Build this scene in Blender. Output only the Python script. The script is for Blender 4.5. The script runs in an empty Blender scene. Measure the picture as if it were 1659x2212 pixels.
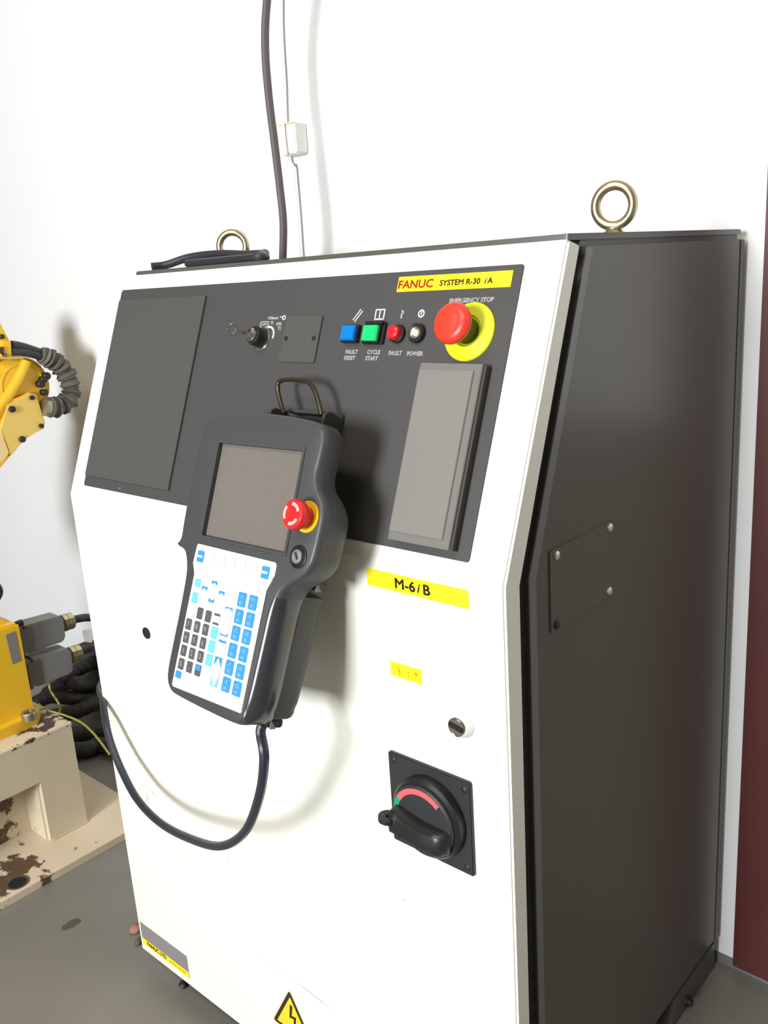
import bpy, bmesh, math, random
from mathutils import Matrix, Vector, noise

random.seed(3)
SC = bpy.context.scene
COL = SC.collection

# ------------------------------------------------------------------ camera
cam_data = bpy.data.cameras.new('camera')
cam = bpy.data.objects.new('camera', cam_data)
COL.objects.link(cam)
cam_data.sensor_fit = 'HORIZONTAL'
cam_data.sensor_width = 36.0
cam_data.lens = 1934.127 / 1659.0 * 36.0
cam_data.clip_start = 0.02
cam.matrix_world = Matrix((
    (0.7459062446, -0.1257788990, 0.6540669254, 1.1676),
    (0.6629962735, 0.2341551130, -0.7110607037, -0.6142),
    (-0.0637166823, 0.9640285533, 0.2580487023, 1.0868),
    (0, 0, 0, 1)))
SC.camera = cam

# ------------------------------------------------------------------ world, lights, exposure
world = bpy.data.worlds.new('sky')
SC.world = world
world.use_nodes = True
bg = world.node_tree.nodes['Background']
bg.inputs[0].default_value = (0.80, 0.88, 1.0, 1)
bg.inputs[1].default_value = 1.0

def area_light(name, loc, rot, sx, sy, power, color):
    l = bpy.data.lights.new(name, 'AREA')
    l.shape = 'RECTANGLE'; l.size = sx; l.size_y = sy
    l.energy = power; l.color = color
    o = bpy.data.objects.new(name, l)
    o.location = loc; o.rotation_euler = rot
    COL.objects.link(o)
    return o
R90 = math.pi / 2
area_light('daylight_window', (0.70, -4.12, 1.62), (R90, 0, 0), 1.05, 1.10, 455.0, (0.94, 0.98, 1.0))
area_light('overhead_fill', (0.65, -1.5, 2.90), (0, 0, 0), 1.5, 0.5, 62.0, (1.0, 0.92, 0.80))  # unseen overhead fill, added to brighten upward faces and the upper wall

SC.view_settings.view_transform = 'Standard'
SC.view_settings.look = 'None'
SC.view_settings.exposure = -0.88
SC.view_settings.gamma = 1.0
SC.view_settings.use_curve_mapping = False
SC.cycles.max_bounces = 8
SC.cycles.diffuse_bounces = 5
SC.cycles.sample_clamp_indirect = 6.0

# ------------------------------------------------------------------ materials
def lin(c):
    out = []
    for v in c:
        v = v / 255.0
        out.append(v / 12.92 if v <= 0.04045 else ((v + 0.055) / 1.055) ** 2.4)
    return tuple(out)

def mat(name, rgb, rough=0.5, metal=0.0, var=0.0, vscale=20.0, bump=0.0, bscale=300.0, coat=0.0,
        emit=None, estr=0.0, spec=0.5):
    m = bpy.data.materials.new(name)
    m.use_nodes = True
    nt = m.node_tree; N = nt.nodes; L = nt.links
    b = N['Principled BSDF']
    c = lin(rgb)
    b.inputs['Base Color'].default_value = (*c, 1)
    b.inputs['Roughness'].default_value = rough
    b.inputs['Metallic'].default_value = metal
    b.inputs['Coat Weight'].default_value = coat
    b.inputs['Specular IOR Level'].default_value = spec
    tc = N.new('ShaderNodeTexCoord')
    if var > 0:
        nz = N.new('ShaderNodeTexNoise'); nz.inputs['Scale'].default_value = vscale
        nz.inputs['Detail'].default_value = 6
        L.new(tc.outputs['Object'], nz.inputs['Vector'])
        mx = N.new('ShaderNodeMix'); mx.data_type = 'RGBA'
        mx.inputs[6].default_value = (*[v * (1 - var) for v in c], 1)
        mx.inputs[7].default_value = (*[min(1, v * (1 + var)) for v in c], 1)
        L.new(nz.outputs['Fac'], mx.inputs[0]); L.new(mx.outputs[2], b.inputs['Base Color'])
    if bump > 0:
        n2 = N.new('ShaderNodeTexNoise'); n2.inputs['Scale'].default_value = bscale
        L.new(tc.outputs['Object'], n2.inputs['Vector'])
        bp = N.new('ShaderNodeBump'); bp.inputs['Strength'].default_value = bump
        bp.inputs['Distance'].default_value = 0.001
        L.new(n2.outputs['Fac'], bp.inputs['Height']); L.new(bp.outputs['Normal'], b.inputs['Normal'])
    if emit:
        b.inputs['Emission Color'].default_value = (*lin(emit), 1)
        b.inputs['Emission Strength'].default_value = estr
    return m

def chip_mat(name, rgb, dirt, centre, radius, rough=0.55, edge=0.60, scale=14.0, base_chips=0.66):
    """paint with chipped / oily patches: noise blotches, denser around one spot (object space)"""
    m = mat(name, rgb, rough)
    nt = m.node_tree; N = nt.nodes; L = nt.links; b = N['Principled BSDF']
    tc = N.new('ShaderNodeTexCoord')
    nz = N.new('ShaderNodeTexNoise'); nz.inputs['Scale'].default_value = scale
    nz.inputs['Detail'].default_value = 9; nz.inputs['Roughness'].default_value = 0.62
    L.new(tc.outputs['Object'], nz.inputs['Vector'])
    vd = N.new('ShaderNodeVectorMath'); vd.operation = 'DISTANCE'
    vd.inputs[1].default_value = centre
    L.new(tc.outputs['Object'], vd.inputs[0])
    mr = N.new('ShaderNodeMapRange')
    mr.inputs['From Min'].default_value = 0.0; mr.inputs['From Max'].default_value = radius
    mr.inputs['To Min'].default_value = 0.22; mr.inputs['To Max'].default_value = 0.0
    L.new(vd.outputs['Value'], mr.inputs['Value'])
    ad = N.new('ShaderNodeMath'); ad.operation = 'ADD'
    L.new(nz.outputs['Fac'], ad.inputs[0]); L.new(mr.outputs['Result'], ad.inputs[1])
    cr = N.new('ShaderNodeMapRange')
    cr.inputs['From Min'].default_value = base_chips; cr.inputs['From Max'].default_value = base_chips + 0.03
    L.new(ad.outputs[0], cr.inputs['Value'])
    n3 = N.new('ShaderNodeTexNoise'); n3.inputs['Scale'].default_value = 5.0
    L.new(tc.outputs['Object'], n3.inputs['Vector'])
    m0 = N.new('ShaderNodeMix'); m0.data_type = 'RGBA'
    m0.inputs[6].default_value = (*lin(rgb), 1)
    m0.inputs[7].default_value = (*[v * 0.72 for v in lin(rgb)], 1)
    L.new(n3.outputs['Fac'], m0.inputs[0])
    mx = N.new('ShaderNodeMix'); mx.data_type = 'RGBA'
    L.new(m0.outputs[2], mx.inputs[6])
    mx.inputs[7].default_value = (*lin(dirt), 1)
    L.new(cr.outputs['Result'], mx.inputs[0]); L.new(mx.outputs[2], b.inputs['Base Color'])
    return m

M = {}
M['wall'] = mat('white_wall_paint', (236, 236, 238), 0.85, var=0.015, vscale=3, bump=0.05, bscale=60)
M['ceiling'] = mat('ceiling_paint', (150, 142, 128), 0.9)
M['side_wall'] = mat('beige_side_wall_paint', (112, 105, 94), 0.9)
M['floor'] = mat('grey_floor_paint', (124, 121, 114), 0.42, var=0.16, vscale=5, bump=0.12, bscale=40)
M['skirt'] = mat('grey_skirting_paint', (112, 116, 116), 0.5, var=0.2, vscale=25)
M['redwood'] = mat('red_brown_lacquer', (80, 37, 35), 0.42, var=0.10, vscale=9)
M['leaf'] = mat('grey_brown_added_leaf', (128, 118, 108), 0.5)
M['door_paint'] = mat('ivory_enamel', (232, 231, 220), 0.42, bump=0.05, bscale=220)
M['body_paint'] = mat('charcoal_enamel', (84, 81, 76), 0.35)
M['black_panel'] = mat('matt_black_panel', (66, 65, 65), 0.55, bump=0.05, bscale=260)
M['black_cover'] = mat('black_blank_cover', (74, 74, 72), 0.5, bump=0.05, bscale=260)
M['gap'] = mat('black_rubber', (20, 20, 20), 0.8)
M['black_plastic'] = mat('black_plastic', (30, 30, 31), 0.38, bump=0.05)
M['black_switch'] = mat('black_switch_plastic', (42, 43, 46), 0.5)
M['grey_plastic'] = mat('grey_plastic_flap', (122, 118, 114), 0.5)
M['grey_edge'] = mat('grey_plastic_frame', (110, 107, 103), 0.55)
M['flap_side'] = mat('dark_flap_side', (62, 58, 55), 0.6)
M['pendant'] = mat('charcoal_pendant_shell', (66, 66, 68), 0.42, bump=0.04, bscale=500)
M['pendant_gloss'] = mat('glossy_dark_grip', (50, 50, 56), 0.22, spec=0.7)
M['pendant_back'] = mat('grey_pendant_back', (66, 68, 66), 0.5)
M['screen'] = mat('lcd_glass', (112, 106, 100), 0.3, spec=0.3)
M['keypad'] = mat('ivory_keypad_foil', (244, 240, 226), 0.45)
M['key_white'] = mat('white_key', (240, 240, 236), 0.45)
M['key_line'] = mat('grey_key_outline', (196, 196, 190), 0.5)
M['key_dark'] = mat('dark_grey_key', (84, 80, 84), 0.5)
M['key_blue'] = mat('blue_key', (52, 140, 236), 0.45)
M['key_cyan'] = mat('light_blue_key', (106, 188, 226), 0.45)
M['yellow_label'] = mat('yellow_label', (250, 222, 22), 0.5)
M['white_label'] = mat('white_label', (238, 238, 230), 0.5)
M['red_ink'] = mat('red_ink', (214, 62, 26), 0.5)
M['dark_ink'] = mat('dark_ink', (70, 50, 30), 0.5)
M['white_ink'] = mat('white_ink', (205, 205, 205), 0.5)
M['olive_ink'] = mat('olive_ink', (150, 120, 30), 0.5)
M['red_button'] = mat('red_mushroom_plastic', (232, 58, 40), 0.35)
M['red_pend'] = mat('red_pendant_button', (224, 38, 40), 0.28)
M['pale_mark'] = mat('pale_pink_mark', (250, 170, 170), 0.4)
M['lime_ring'] = mat('yellow_green_ring', (216, 232, 20), 0.45)
M['yellow_ring'] = mat('yellow_ring', (240, 200, 30), 0.45)
M['olive_neck'] = mat('olive_neck', (84, 92, 20), 0.5)
M['blue_lamp'] = mat('blue_push_button', (0, 118, 205), 0.3)
M['green_lamp'] = mat('green_lit_button', (20, 205, 100), 0.3, emit=(60, 255, 140), estr=0.35)
M['red_lamp'] = mat('red_lamp_lens', (226, 30, 40), 0.25)
M['lamp_glass'] = mat('warm_white_lamp', (230, 225, 205), 0.3, emit=(255, 250, 225), estr=0.6)
M['chrome'] = mat('chrome', (215, 213, 210), 0.16, metal=1.0)
M['dull_metal'] = mat('dull_metal', (168, 162, 150), 0.38, metal=0.9)
M['bronze'] = mat('bronze_wire', (84, 76, 62), 0.35, metal=0.8)
M['zinc'] = mat('yellow_zinc', (196, 184, 150), 0.30, metal=0.95, var=0.12, vscale=80)
M['screw_dark'] = mat('dark_screw', (52, 48, 46), 0.45, metal=0.5)
M['screw_bright'] = mat('bright_screw', (222, 208, 190), 0.3, metal=0.8)
M['cable'] = mat('black_cable_sheath', (48, 46, 50), 0.42)
M['cable_blue'] = mat('blue_black_cable', (38, 42, 56), 0.35)
M['cable_grey'] = mat('grey_brown_cable', (90, 82, 82), 0.5)
M['white_pvc'] = mat('white_conduit', (246, 243, 240), 0.5)
M['box_yellow'] = mat('yellow_clip', (226, 222, 120), 0.5)
M['robot_yellow'] = mat('robot_yellow_paint', (238, 190, 44), 0.38, var=0.04, vscale=6)
M['robot_pale'] = mat('pale_yellow_cover', (232, 200, 104), 0.42)
M['sleeve'] = mat('dusty_grey_sleeve', (94, 90, 82), 0.8, var=0.15, vscale=30, bump=0.4, bscale=180)
M['conn_grey'] = mat('grey_connector_hood', (126, 126, 124), 0.45)
M['conn_dark'] = mat('dark_connector_seal', (60, 58, 54), 0.6)
M['conduit'] = mat('black_corrugated_hose', (44, 43, 43), 0.55)
M['trunk'] = mat('dark_grey_trunking', (84, 84, 88), 0.6)
M['wire_green'] = mat('green_yellow_wire', (150, 152, 50), 0.5)
def stripe(m, a, b, scale):
    nt = m.node_tree; N = nt.nodes; L = nt.links
    w = N.new('ShaderNodeTexWave'); w.inputs['Scale'].default_value = scale; w.inputs['Distortion'].default_value = 1.0
    tc = N.new('ShaderNodeTexCoord'); L.new(tc.outputs['Object'], w.inputs['Vector'])
    mx = N.new('ShaderNodeMix'); mx.data_type = 'RGBA'
    mx.inputs[6].default_value = (*lin(a), 1); mx.inputs[7].default_value = (*lin(b), 1)
    L.new(w.outputs['Fac'], mx.inputs[0]); L.new(mx.outputs[2], N['Principled BSDF'].inputs['Base Color'])
stripe(M['wire_green'], (84, 104, 40), (176, 164, 60), 55.0)
M['maroon'] = mat('maroon_cap', (74, 40, 44), 0.4)
M['pedestal'] = chip_mat('chipped_ivory_paint', (226, 212, 184), (92, 70, 52), (-0.43, -0.06, 0.0), 0.30, base_chips=0.70)
M['pedestal_top'] = chip_mat('chipped_ivory_top', (232, 216, 190), (78, 52, 44), (-0.47, 0.13, 0.245), 0.30, scale=34.0, base_chips=0.69)
M['baseplate'] = chip_mat('oily_ivory_paint', (232, 214, 186), (94, 74, 54), (-0.385, -0.02, 0.016), 0.17, scale=22.0, base_chips=0.66)
M['tan'] = mat('tan_tape', (170, 148, 110), 0.6)
M['stain'] = mat('dark_floor_stain', (84, 80, 74), 0.6)
M['debris'] = mat('pink_debris', (160, 110, 96), 0.8)
M['scratch'] = mat('grey_scratch', (150, 152, 150), 0.6)
M['scratch_pale'] = mat('pale_scratch', (196, 200, 196), 0.6)
M['plate_grey'] = mat('grey_nameplate', (132, 126, 128), 0.4)
M['sticker_cream'] = mat('cream_edge', (236, 212, 150), 0.5)
M['warn_yellow'] = mat('warning_yellow', (248, 204, 40), 0.5)
M['warn_black'] = mat('warning_black', (44, 34, 22), 0.5)

# ------------------------------------------------------------------ helpers
WM = {}
I4 = Matrix.Identity(4)
def frame(o, x, y, z):
    return Matrix(((x[0], y[0], z[0], o[0]), (x[1], y[1], z[1], o[1]), (x[2], y[2], z[2], o[2]), (0, 0, 0, 1)))

def place(o, parent=None, mw=None):
    mw = mw or I4
    WM[o.name] = mw.copy()
    if parent is not None:
        o.parent = parent
        o.matrix_local = WM[parent.name].inverted() @ mw
    else:
        o.matrix_local = mw
    return o

def finish(name, bm, material, parent=None, mw=None, smooth=True, angle=35, label=None):
    me = bpy.data.meshes.new(name)
    bmesh.ops.recalc_face_normals(bm, faces=bm.faces)
    bm.to_mesh(me); bm.free()
    if smooth:
        me.shade_smooth()
        me.set_sharp_from_angle(angle=math.radians(angle))
    me.materials.append(material)
    o = bpy.data.objects.new(name, me)
    COL.objects.link(o)
    place(o, parent, mw)
    if label: o['label'] = label
    return o

def thing(name, label, cat, mw, group=None):
    o = bpy.data.objects.new(name, None)
    o.empty_display_size = 0.05
    COL.objects.link(o)
    place(o, None, mw)
    o['label'] = label; o['category'] = cat
    if group: o['group'] = group
    return o

def tag(o, label, cat, group=None):
    o['label'] = label; o['category'] = cat
    if group: o['group'] = group
    return o

def struct(o):
    o['kind'] = 'structure'; return o

def T(x, y, z): return Matrix.Translation((x, y, z))

def box(bm, x0, x1, y0, y1, z0, z1, bev=0.0, seg=2):
    vs = [bm.verts.new((x, y, z)) for x in (x0, x1) for y in (y0, y1) for z in (z0, z1)]
    f = [(0, 1, 3, 2), (4, 6, 7, 5), (0, 4, 5, 1), (2, 3, 7, 6), (0, 2, 6, 4), (1, 5, 7, 3)]
    fs = [bm.faces.new([vs[i] for i in q]) for q in f]
    if bev > 0:
        es = list({e for q in fs for e in q.edges})
        bmesh.ops.bevel(bm, geom=es, offset=bev, segments=seg, affect='EDGES', clamp_overlap=True)
    return bm

def prism(bm, pts, z0, z1, bev=0.0, seg=2):
    """outline in local x,y extruded along local z"""
    a = [bm.verts.new((p[0], p[1], z0)) for p in pts]
    b = [bm.verts.new((p[0], p[1], z1)) for p in pts]
    n = len(pts)
    fa = bm.faces.new(list(reversed(a))); fb = bm.faces.new(b)
    for i in range(n):
        bm.faces.new((a[i], a[(i + 1) % n], b[(i + 1) % n], b[i]))
    if bev > 0:
        bmesh.ops.bevel(bm, geom=list(fb.edges), offset=bev, segments=seg, affect='EDGES', clamp_overlap=True)
    return bm

def rrect(x0, x1, y0, y1, r, n=4):
    pts = []
    for cx, cy, a0 in ((x1 - r, y1 - r, 0), (x0 + r, y1 - r, 90), (x0 + r, y0 + r, 180), (x1 - r, y0 + r, 270)):
        for k in range(n + 1):
            a = math.radians(a0 + 90 * k / n)
            pts.append((cx + r * math.cos(a), cy + r * math.sin(a)))
    return pts

def lathe(bm, prof, seg=32, c=(0, 0), squash=1.0):
    """profile (r, z) around local z"""
    rings = []
    for r, z in prof:
        if r < 1e-6:
            rings.append([bm.verts.new((c[0], c[1], z))])
        else:
            rings.append([bm.verts.new((c[0] + r * math.cos(2 * math.pi * k / seg),
                                        c[1] + r * squash * math.sin(2 * math.pi * k / seg), z)) for k in range(seg)])
    for A, B in zip(rings, rings[1:]):
        if len(A) == 1 and len(B) == 1: continue
        for k in range(seg):
            k2 = (k + 1) % seg
            if len(A) == 1: bm.faces.new((A[0], B[k], B[k2]))
            elif len(B) == 1: bm.faces.new((A[k], B[0], A[k2]))
            else: bm.faces.new((A[k], B[k], B[k2], A[k2]))
    for Rg, flip in ((rings[0], True), (rings[-1], False)):
        if len(Rg) > 2: bm.faces.new(Rg)
    return bm

def catmull(pts, n=8, closed=False):
    P = [Vector(p) for p in pts]
    out = []
    m = len(P)
    rng = range(m if closed else m - 1)
    for i in rng:
        if closed:
            p0, p1, p2, p3 = P[(i - 1) % m], P[i], P[(i + 1) % m], P[(i + 2) % m]
        else:
            p0 = P[i - 1] if i > 0 else P[0] * 2 - P[1]
            p1, p2 = P[i], P[i + 1]
            p3 = P[i + 2] if i + 2 < m else P[-1] * 2 - P[-2]
        for k in range(n):
            t = k / n
            out.append(0.5 * ((2 * p1) + (p2 - p0) * t + (2 * p0 - 5 * p1 + 4 * p2 - p3) * t * t
                              + (3 * p1 - p0 - 3 * p2 + p3) * t ** 3))
    if not closed: out.append(P[-1])
    return out

def tube(bm, path, r, seg=10, closed=False, rfun=None):
    P = [Vector(p) for p in path]
    n = len(P)
    up = None; rings = []
    for i in range(n):
        if closed: t = (P[(i + 1) % n] - P[(i - 1) % n])
        else: t = P[min(i + 1, n - 1)] - P[max(i - 1, 0)]
        t.normalize()
        if up is None:
            up = Vector((0, 0, 1)) if abs(t.z) < 0.9 else Vector((1, 0, 0))
        a = t.cross(up)
        if a.length < 1e-5: a = t.orthogonal()
        a.normalize(); up = a.cross(t).normalized()
        rr = rfun(i / (n - 1), i) if rfun else r
        rings.append([bm.verts.new(P[i] + (a * math.cos(q) + up * math.sin(q)) * rr)
                      for q in [2 * math.pi * k / seg for k in range(seg)]])
    for i in range(n if closed else n - 1):
        A, B = rings[i], rings[(i + 1) % n]
        for k in range(seg):
            bm.faces.new((A[k], A[(k + 1) % seg], B[(k + 1) % seg], B[k]))
    if not closed:
        bm.faces.new(rings[0]); bm.faces.new(rings[-1])
    return bm

def loft(bm, secs):
    """list of point loops of equal length, capped"""
    R = [[bm.verts.new(p) for p in s] for s in secs]
    n = len(R[0])
    for A, B in zip(R, R[1:]):
        for k in range(n):
            bm.faces.new((A[k], A[(k + 1) % n], B[(k + 1) % n], B[k]))
    bm.faces.new(R[0]); bm.faces.new(R[-1])
    return R

def text(name, body, size, parent, mw, material, sx=1.0, bold=0.0, depth=0.0002, align='CENTER', shear=0.0, label=None):
    cu = bpy.data.curves.new(name, 'FONT')
    cu.body = body; cu.size = size; cu.align_x = align; cu.align_y = 'CENTER'
    cu.extrude = depth; cu.shear = shear; cu.resolution_u = 3
    to = bpy.data.objects.new(name + '_curve', cu)
    COL.objects.link(to)
    bpy.context.view_layer.update()
    dg = bpy.context.evaluated_depsgraph_get()
    me = bpy.data.meshes.new_from_object(to.evaluated_get(dg))
    bpy.data.objects.remove(to, do_unlink=True)
    bpy.data.curves.remove(cu)
    b2 = bmesh.new(); b2.from_mesh(me)
    for v in b2.verts: v.co.x *= sx
    if bold > 0:
        g0 = list(b2.verts) + list(b2.edges) + list(b2.faces)
        for dx, dy in ((bold, 0), (-bold, 0), (0, bold), (0, -bold)):
            d = bmesh.ops.duplicate(b2, geom=g0)
            for v in d['geom']:
                if isinstance(v, bmesh.types.BMVert): v.co.x += dx; v.co.y += dy
    b2.to_mesh(me); b2.free()
    me.materials.clear(); me.materials.append(material)
    o = bpy.data.objects.new(name, me)
    COL.objects.link(o)
    place(o, parent, mw)
    if label: o['label'] = label
    return o

# surface frames: local x right, local y up, local z out of the surface
YT, HT, ZK, ZB = 0.11677, 1.10613, 0.81196, 0.0442
SL = math.hypot(YT, HT - ZK)
e2 = Vector((0, YT / SL, (HT - ZK) / SL))
nn = Vector((0, -e2.z, e2.y))
FS = frame((0, 0, ZK), (1, 0, 0), e2, nn)              # sloped upper front
FD = frame((0, 0, 0), (1, 0, 0), (0, 0, 1), (0, -1, 0))  # vertical lower front (x, z)
XS = 0.7243
FR = frame((XS, 0, 0), (0, 1, 0), (0, 0, 1), (1, 0, 0))  # right side (y, z)
YW = 0.5825

# ================================================================== SETTING
bm = bmesh.new(); box(bm, -3.3, 3.3, -4.3, 0.72, -0.08, 0.0)
floor = struct(finish('floor', bm, M['floor'], smooth=False))
bm = bmesh.new(); box(bm, -3.3, 3.3, -4.3, 0.72, 3.0, 3.08)
struct(finish('ceiling', bm, M['ceiling'], smooth=False))
bm = bmesh.new(); box(bm, -3.3, 3.3, YW, YW + 0.12, 0.0, 3.0)
struct(finish('wall_back', bm, M['wall'], smooth=False))
bm = bmesh.new(); box(bm, 3.2, 3.3, -4.2, YW, 0.0, 3.0)
struct(finish('wall_right', bm, M['side_wall'], smooth=False))
def wall_with_window(name, horiz0, horiz1, w0, w1, s0, s1, fixed0, fixed1, axis):
    bm = bmesh.new()
    parts = [(horiz0, w0, 0, 3), (w1, horiz1, 0, 3), (w0, w1, 0, s0), (w0, w1, s1, 3)]
    for a, b, c, d in parts:
        if axis == 'x': box(bm, a, b, fixed0, fixed1, c, d)
        else: box(bm, fixed0, fixed1, a, b, c, d)
    return struct(finish(name, bm, M['side_wall'], smooth=False))
wall_with_window('wall_front', -3.3, 3.3, 0.10, 1.30, 0.95, 2.3, -4.3, -4.2, 'x')
wall_with_window('wall_left', -4.2, YW, -2.6, -1.2, 1.2, 2.5, -3.3, -3.2, 'y')
def window(name, mw, w, h):
    root = bpy.data.objects.new(name, None); COL.objects.link(root); place(root, None, mw); struct(root)
    bm = bmesh.new()
    for x0, x1, y0, y1 in ((0, .05, 0, h), (w - .05, w, 0, h), (.05, w - .05, 0, .05), (.05, w - .05, h - .05, h), (w / 2 - .02, w / 2 + .02, .05, h - .05)):
        box(bm, x0, x1, y0, y1, -0.03, 0.03)
    finish('window_frame', bm, M['white_pvc'], root, mw, smooth=False)
window('window_1', frame((0.10, -4.25, 0.95), (1, 0, 0), (0, 0, 1), (0, -1, 0)), 1.2, 1.35)
window('window_2', frame((-3.25, -1.2, 1.2), (0, -1, 0), (0, 0, 1), (-1, 0, 0)), 1.4, 1.3)
# painted skirting band and red-brown door jamb beside the cabinet
bm = bmesh.new(); box(bm, -3.2, 3.2, YW - 0.003, YW, 0.0, 0.016, 0.0)
struct(finish('baseboard_back', bm, M['skirt'], smooth=False))
bm = bmesh.new(); box(bm, 0.7495, 0.842, YW - 0.012, YW, 0.012, 2.15, 0.0008)
struct(finish('trim_1', bm, M['redwood']))
# unseen door leaf, added to shape the cabinet side's reflection: darker panel, pale pane
dr = bpy.data.objects.new('added_door', None); COL.objects.link(dr); place(dr, None, T(0.842, YW, 0)); struct(dr)
bm = bmesh.new(); box(bm, 0.842, 1.62, YW - 0.010, YW, 0.014, 0.86, 0.001); box(bm, 1.54, 1.62, YW - 0.010, YW, 0.86, 2.10, 0.001); box(bm, 0.842, 1.54, YW - 0.010, YW, 2.02, 2.10, 0.001)
finish('added_door_panel', bm, M['leaf'], dr, I4)
bm = bmesh.new(); box(bm, 0.842, 1.54, YW - 0.006, YW, 0.86, 2.02)
finish('added_door_pane', bm, M['wall'], dr, I4, smooth=False)
bm = bmesh.new(); tube(bm, catmull([(1.575, YW - 0.010, 1.02), (1.575, YW - 0.055, 1.02), (1.56, YW - 0.062, 1.02), (1.47, YW - 0.062, 1.02)], 5), 0.008, 10)
finish('added_door_handle', bm, M['dull_metal'], dr, I4)

# ================================================================== CABINET
cab = thing('control_cabinet', 'waist-high dark grey control cabinet with ivory front door, sloped black panel and two lifting eyes', 'cabinet', T(0.37, 0.3, 0))
# body: folded steel shell, side profile in (y, z)
prof = [(0.0605, 0.050), (0.0605, 0.7975), (0.1735, 1.1045), (0.5630, 1.1045), (0.5630, 0.050)]
FB = frame((0.0157, 0, 0), (0, 1, 0), (0, 0, 1), (1, 0, 0))
bm = bmesh.new()
a = [bm.verts.new((p[0], p[1], 0)) for p in prof]; b = [bm.verts.new((p[0], p[1], XS - 0.0157)) for p in prof]
fa = bm.faces.new(list(reversed(a))); fb = bm.faces.new(b)
for i in range(5): bm.faces.new((a[i], a[(i + 1) % 5], b[(i + 1) % 5], b[i]))
bmesh.ops.bevel(bm, geom=list(fb.edges) + list(fa.edges), offset=0.006, segments=4, affect='EDGES')
finish('body', bm, M['body_paint'], cab, FB, angle=50)
# top cap with rain lip over the door
bm = bmesh.new()
prism(bm, rrect(0.0157, 0.7243, 0.144, 0.563, 0.004), 1.1046, 1.1106, 0.0012)
finish('top_plate', bm, M['body_paint'], cab, I4)
bm = bmesh.new(); box(bm, 0.700, XS + 0.0015, 0.5625, 0.5700, 0.05, 1.098, 0.001)
finish('rear_edge', bm, M['grey_edge'], cab, I4)
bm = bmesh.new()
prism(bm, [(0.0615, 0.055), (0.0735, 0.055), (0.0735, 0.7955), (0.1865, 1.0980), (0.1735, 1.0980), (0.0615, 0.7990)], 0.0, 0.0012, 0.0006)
finish('edge_highlight', bm, mat('grey_edge_highlight', (112, 113, 113), 0.35), cab, FR, label='lighter strip painted as the highlight on the front edge of the side sheet')  # paler colour stands in for the highlight along the rounded front edge
# rubber seal between door and body
bm = bmesh.new()
sp = [(0.020, 0.06), (0.020, 0.806), (0.1320, 1.0985), (0.168, 1.0985), (0.056, 0.8), (0.056, 0.06)]
prism(bm, sp, 0.03, 0.712)
finish('door_seal', bm, M['gap'], cab, frame((0, 0, 0), (0, 1, 0), (0, 0, 1), (1, 0, 0)), smooth=False)
# feet
for fx0, fx1 in ((0.02, 0.10), (XS - 0.075, XS)):
    for fy0, fy1 in ((0.06, 0.13), (0.415, 0.563)):
        bm = bmesh.new()
        box(bm, fx0, fx1, fy0, fy1, 0.0, 0.0505, 0.002)
        ft = finish('foot', bm, M['body_paint'], cab, I4)
        if fx0 > 0.5 and fy0 > 0.3:
            bm = bmesh.new(); lathe(bm, [(0.009, 0), (0.009, 0.003), (0.0055, 0.0032), (0.0055, 0.008), (0, 0.009)], 12)
            finish('bolt', bm, M['screw_dark'], ft, FR @ T(0.4600, 0.0150, 0))
# door: bent sheet, profile in (y, z), extruded over the full width
bm = bmesh.new()
dp = [(0.0, ZB), (0.0, ZK), (YT - 0.0006, HT - 0.0015), (YT + 0.0200, HT - 0.0070), (0.0215, ZK - 0.0045), (0.0215, ZB)]
a = [bm.verts.new((p[0], p[1], 0)) for p in dp]; b = [bm.verts.new((p[0], p[1], 0.74)) for p in dp]
bm.faces.new(list(reversed(a))); bm.faces.new(b)
for i in range(6): bm.faces.new((a[i], a[(i + 1) % 6], b[(i + 1) % 6], b[i]))
es = [e for e in bm.edges if not (abs(e.verts[0].co.x - e.verts[1].co.x) < 1e-6 and abs(e.verts[0].co.x - 0.0215) < 1e-3)]
bmesh.ops.bevel(bm, geom=[e for e in bm.edges if e.verts[0].co.z == e.verts[1].co.z], offset=0.0022, segments=3, affect='EDGES')
finish('front_door', bm, M['door_paint'], cab, frame((0, 0, 0), (0, 1, 0), (0, 0, 1), (1, 0, 0)), angle=18, label='ivory enamelled front door')

# ---- sloped operator panel (drawn in FS: x, t, out)
bm = bmesh.new(); prism(bm, rrect(0.0335, 0.6985, 0.0160, 0.2946, 0.0035), 0.0, 0.0012, 0.0003)
panel = finish('operator_panel', bm, M['black_panel'], cab, FS, label='matt black operator panel')
bm = bmesh.new(); prism(bm, rrect(0.0362, 0.2325, 0.0305, 0.2790, 0.001, 2), 0.0012, 0.0042, 0.0004)
finish('blank_cover', bm, M['black_cover'], panel, FS)
bm = bmesh.new(); prism(bm, rrect(0.3905, 0.4487, 0.1972, 0.2502, 0.001, 2), 0.0012, 0.0032, 0.0004)
finish('small_cover', bm, M['black_cover'], panel, FS)
for sx in (0.3965, 0.4418):
    bm = bmesh.new(); lathe(bm, [(0.0026, 0), (0.0024, 0.0012), (0, 0.0018)], 12)
    finish('screw', bm, M['bronze'], panel, FS @ T(sx, 0.2243, 0.0032))
bm = bmesh.new(); lathe(bm, [(0.0014, 0), (0.0012, 0.0006), (0, 0.0008)], 10)
finish('screw', bm, M['screw_bright'], panel, FS @ T(0.1230, 0.0215, 0.0012))

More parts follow.
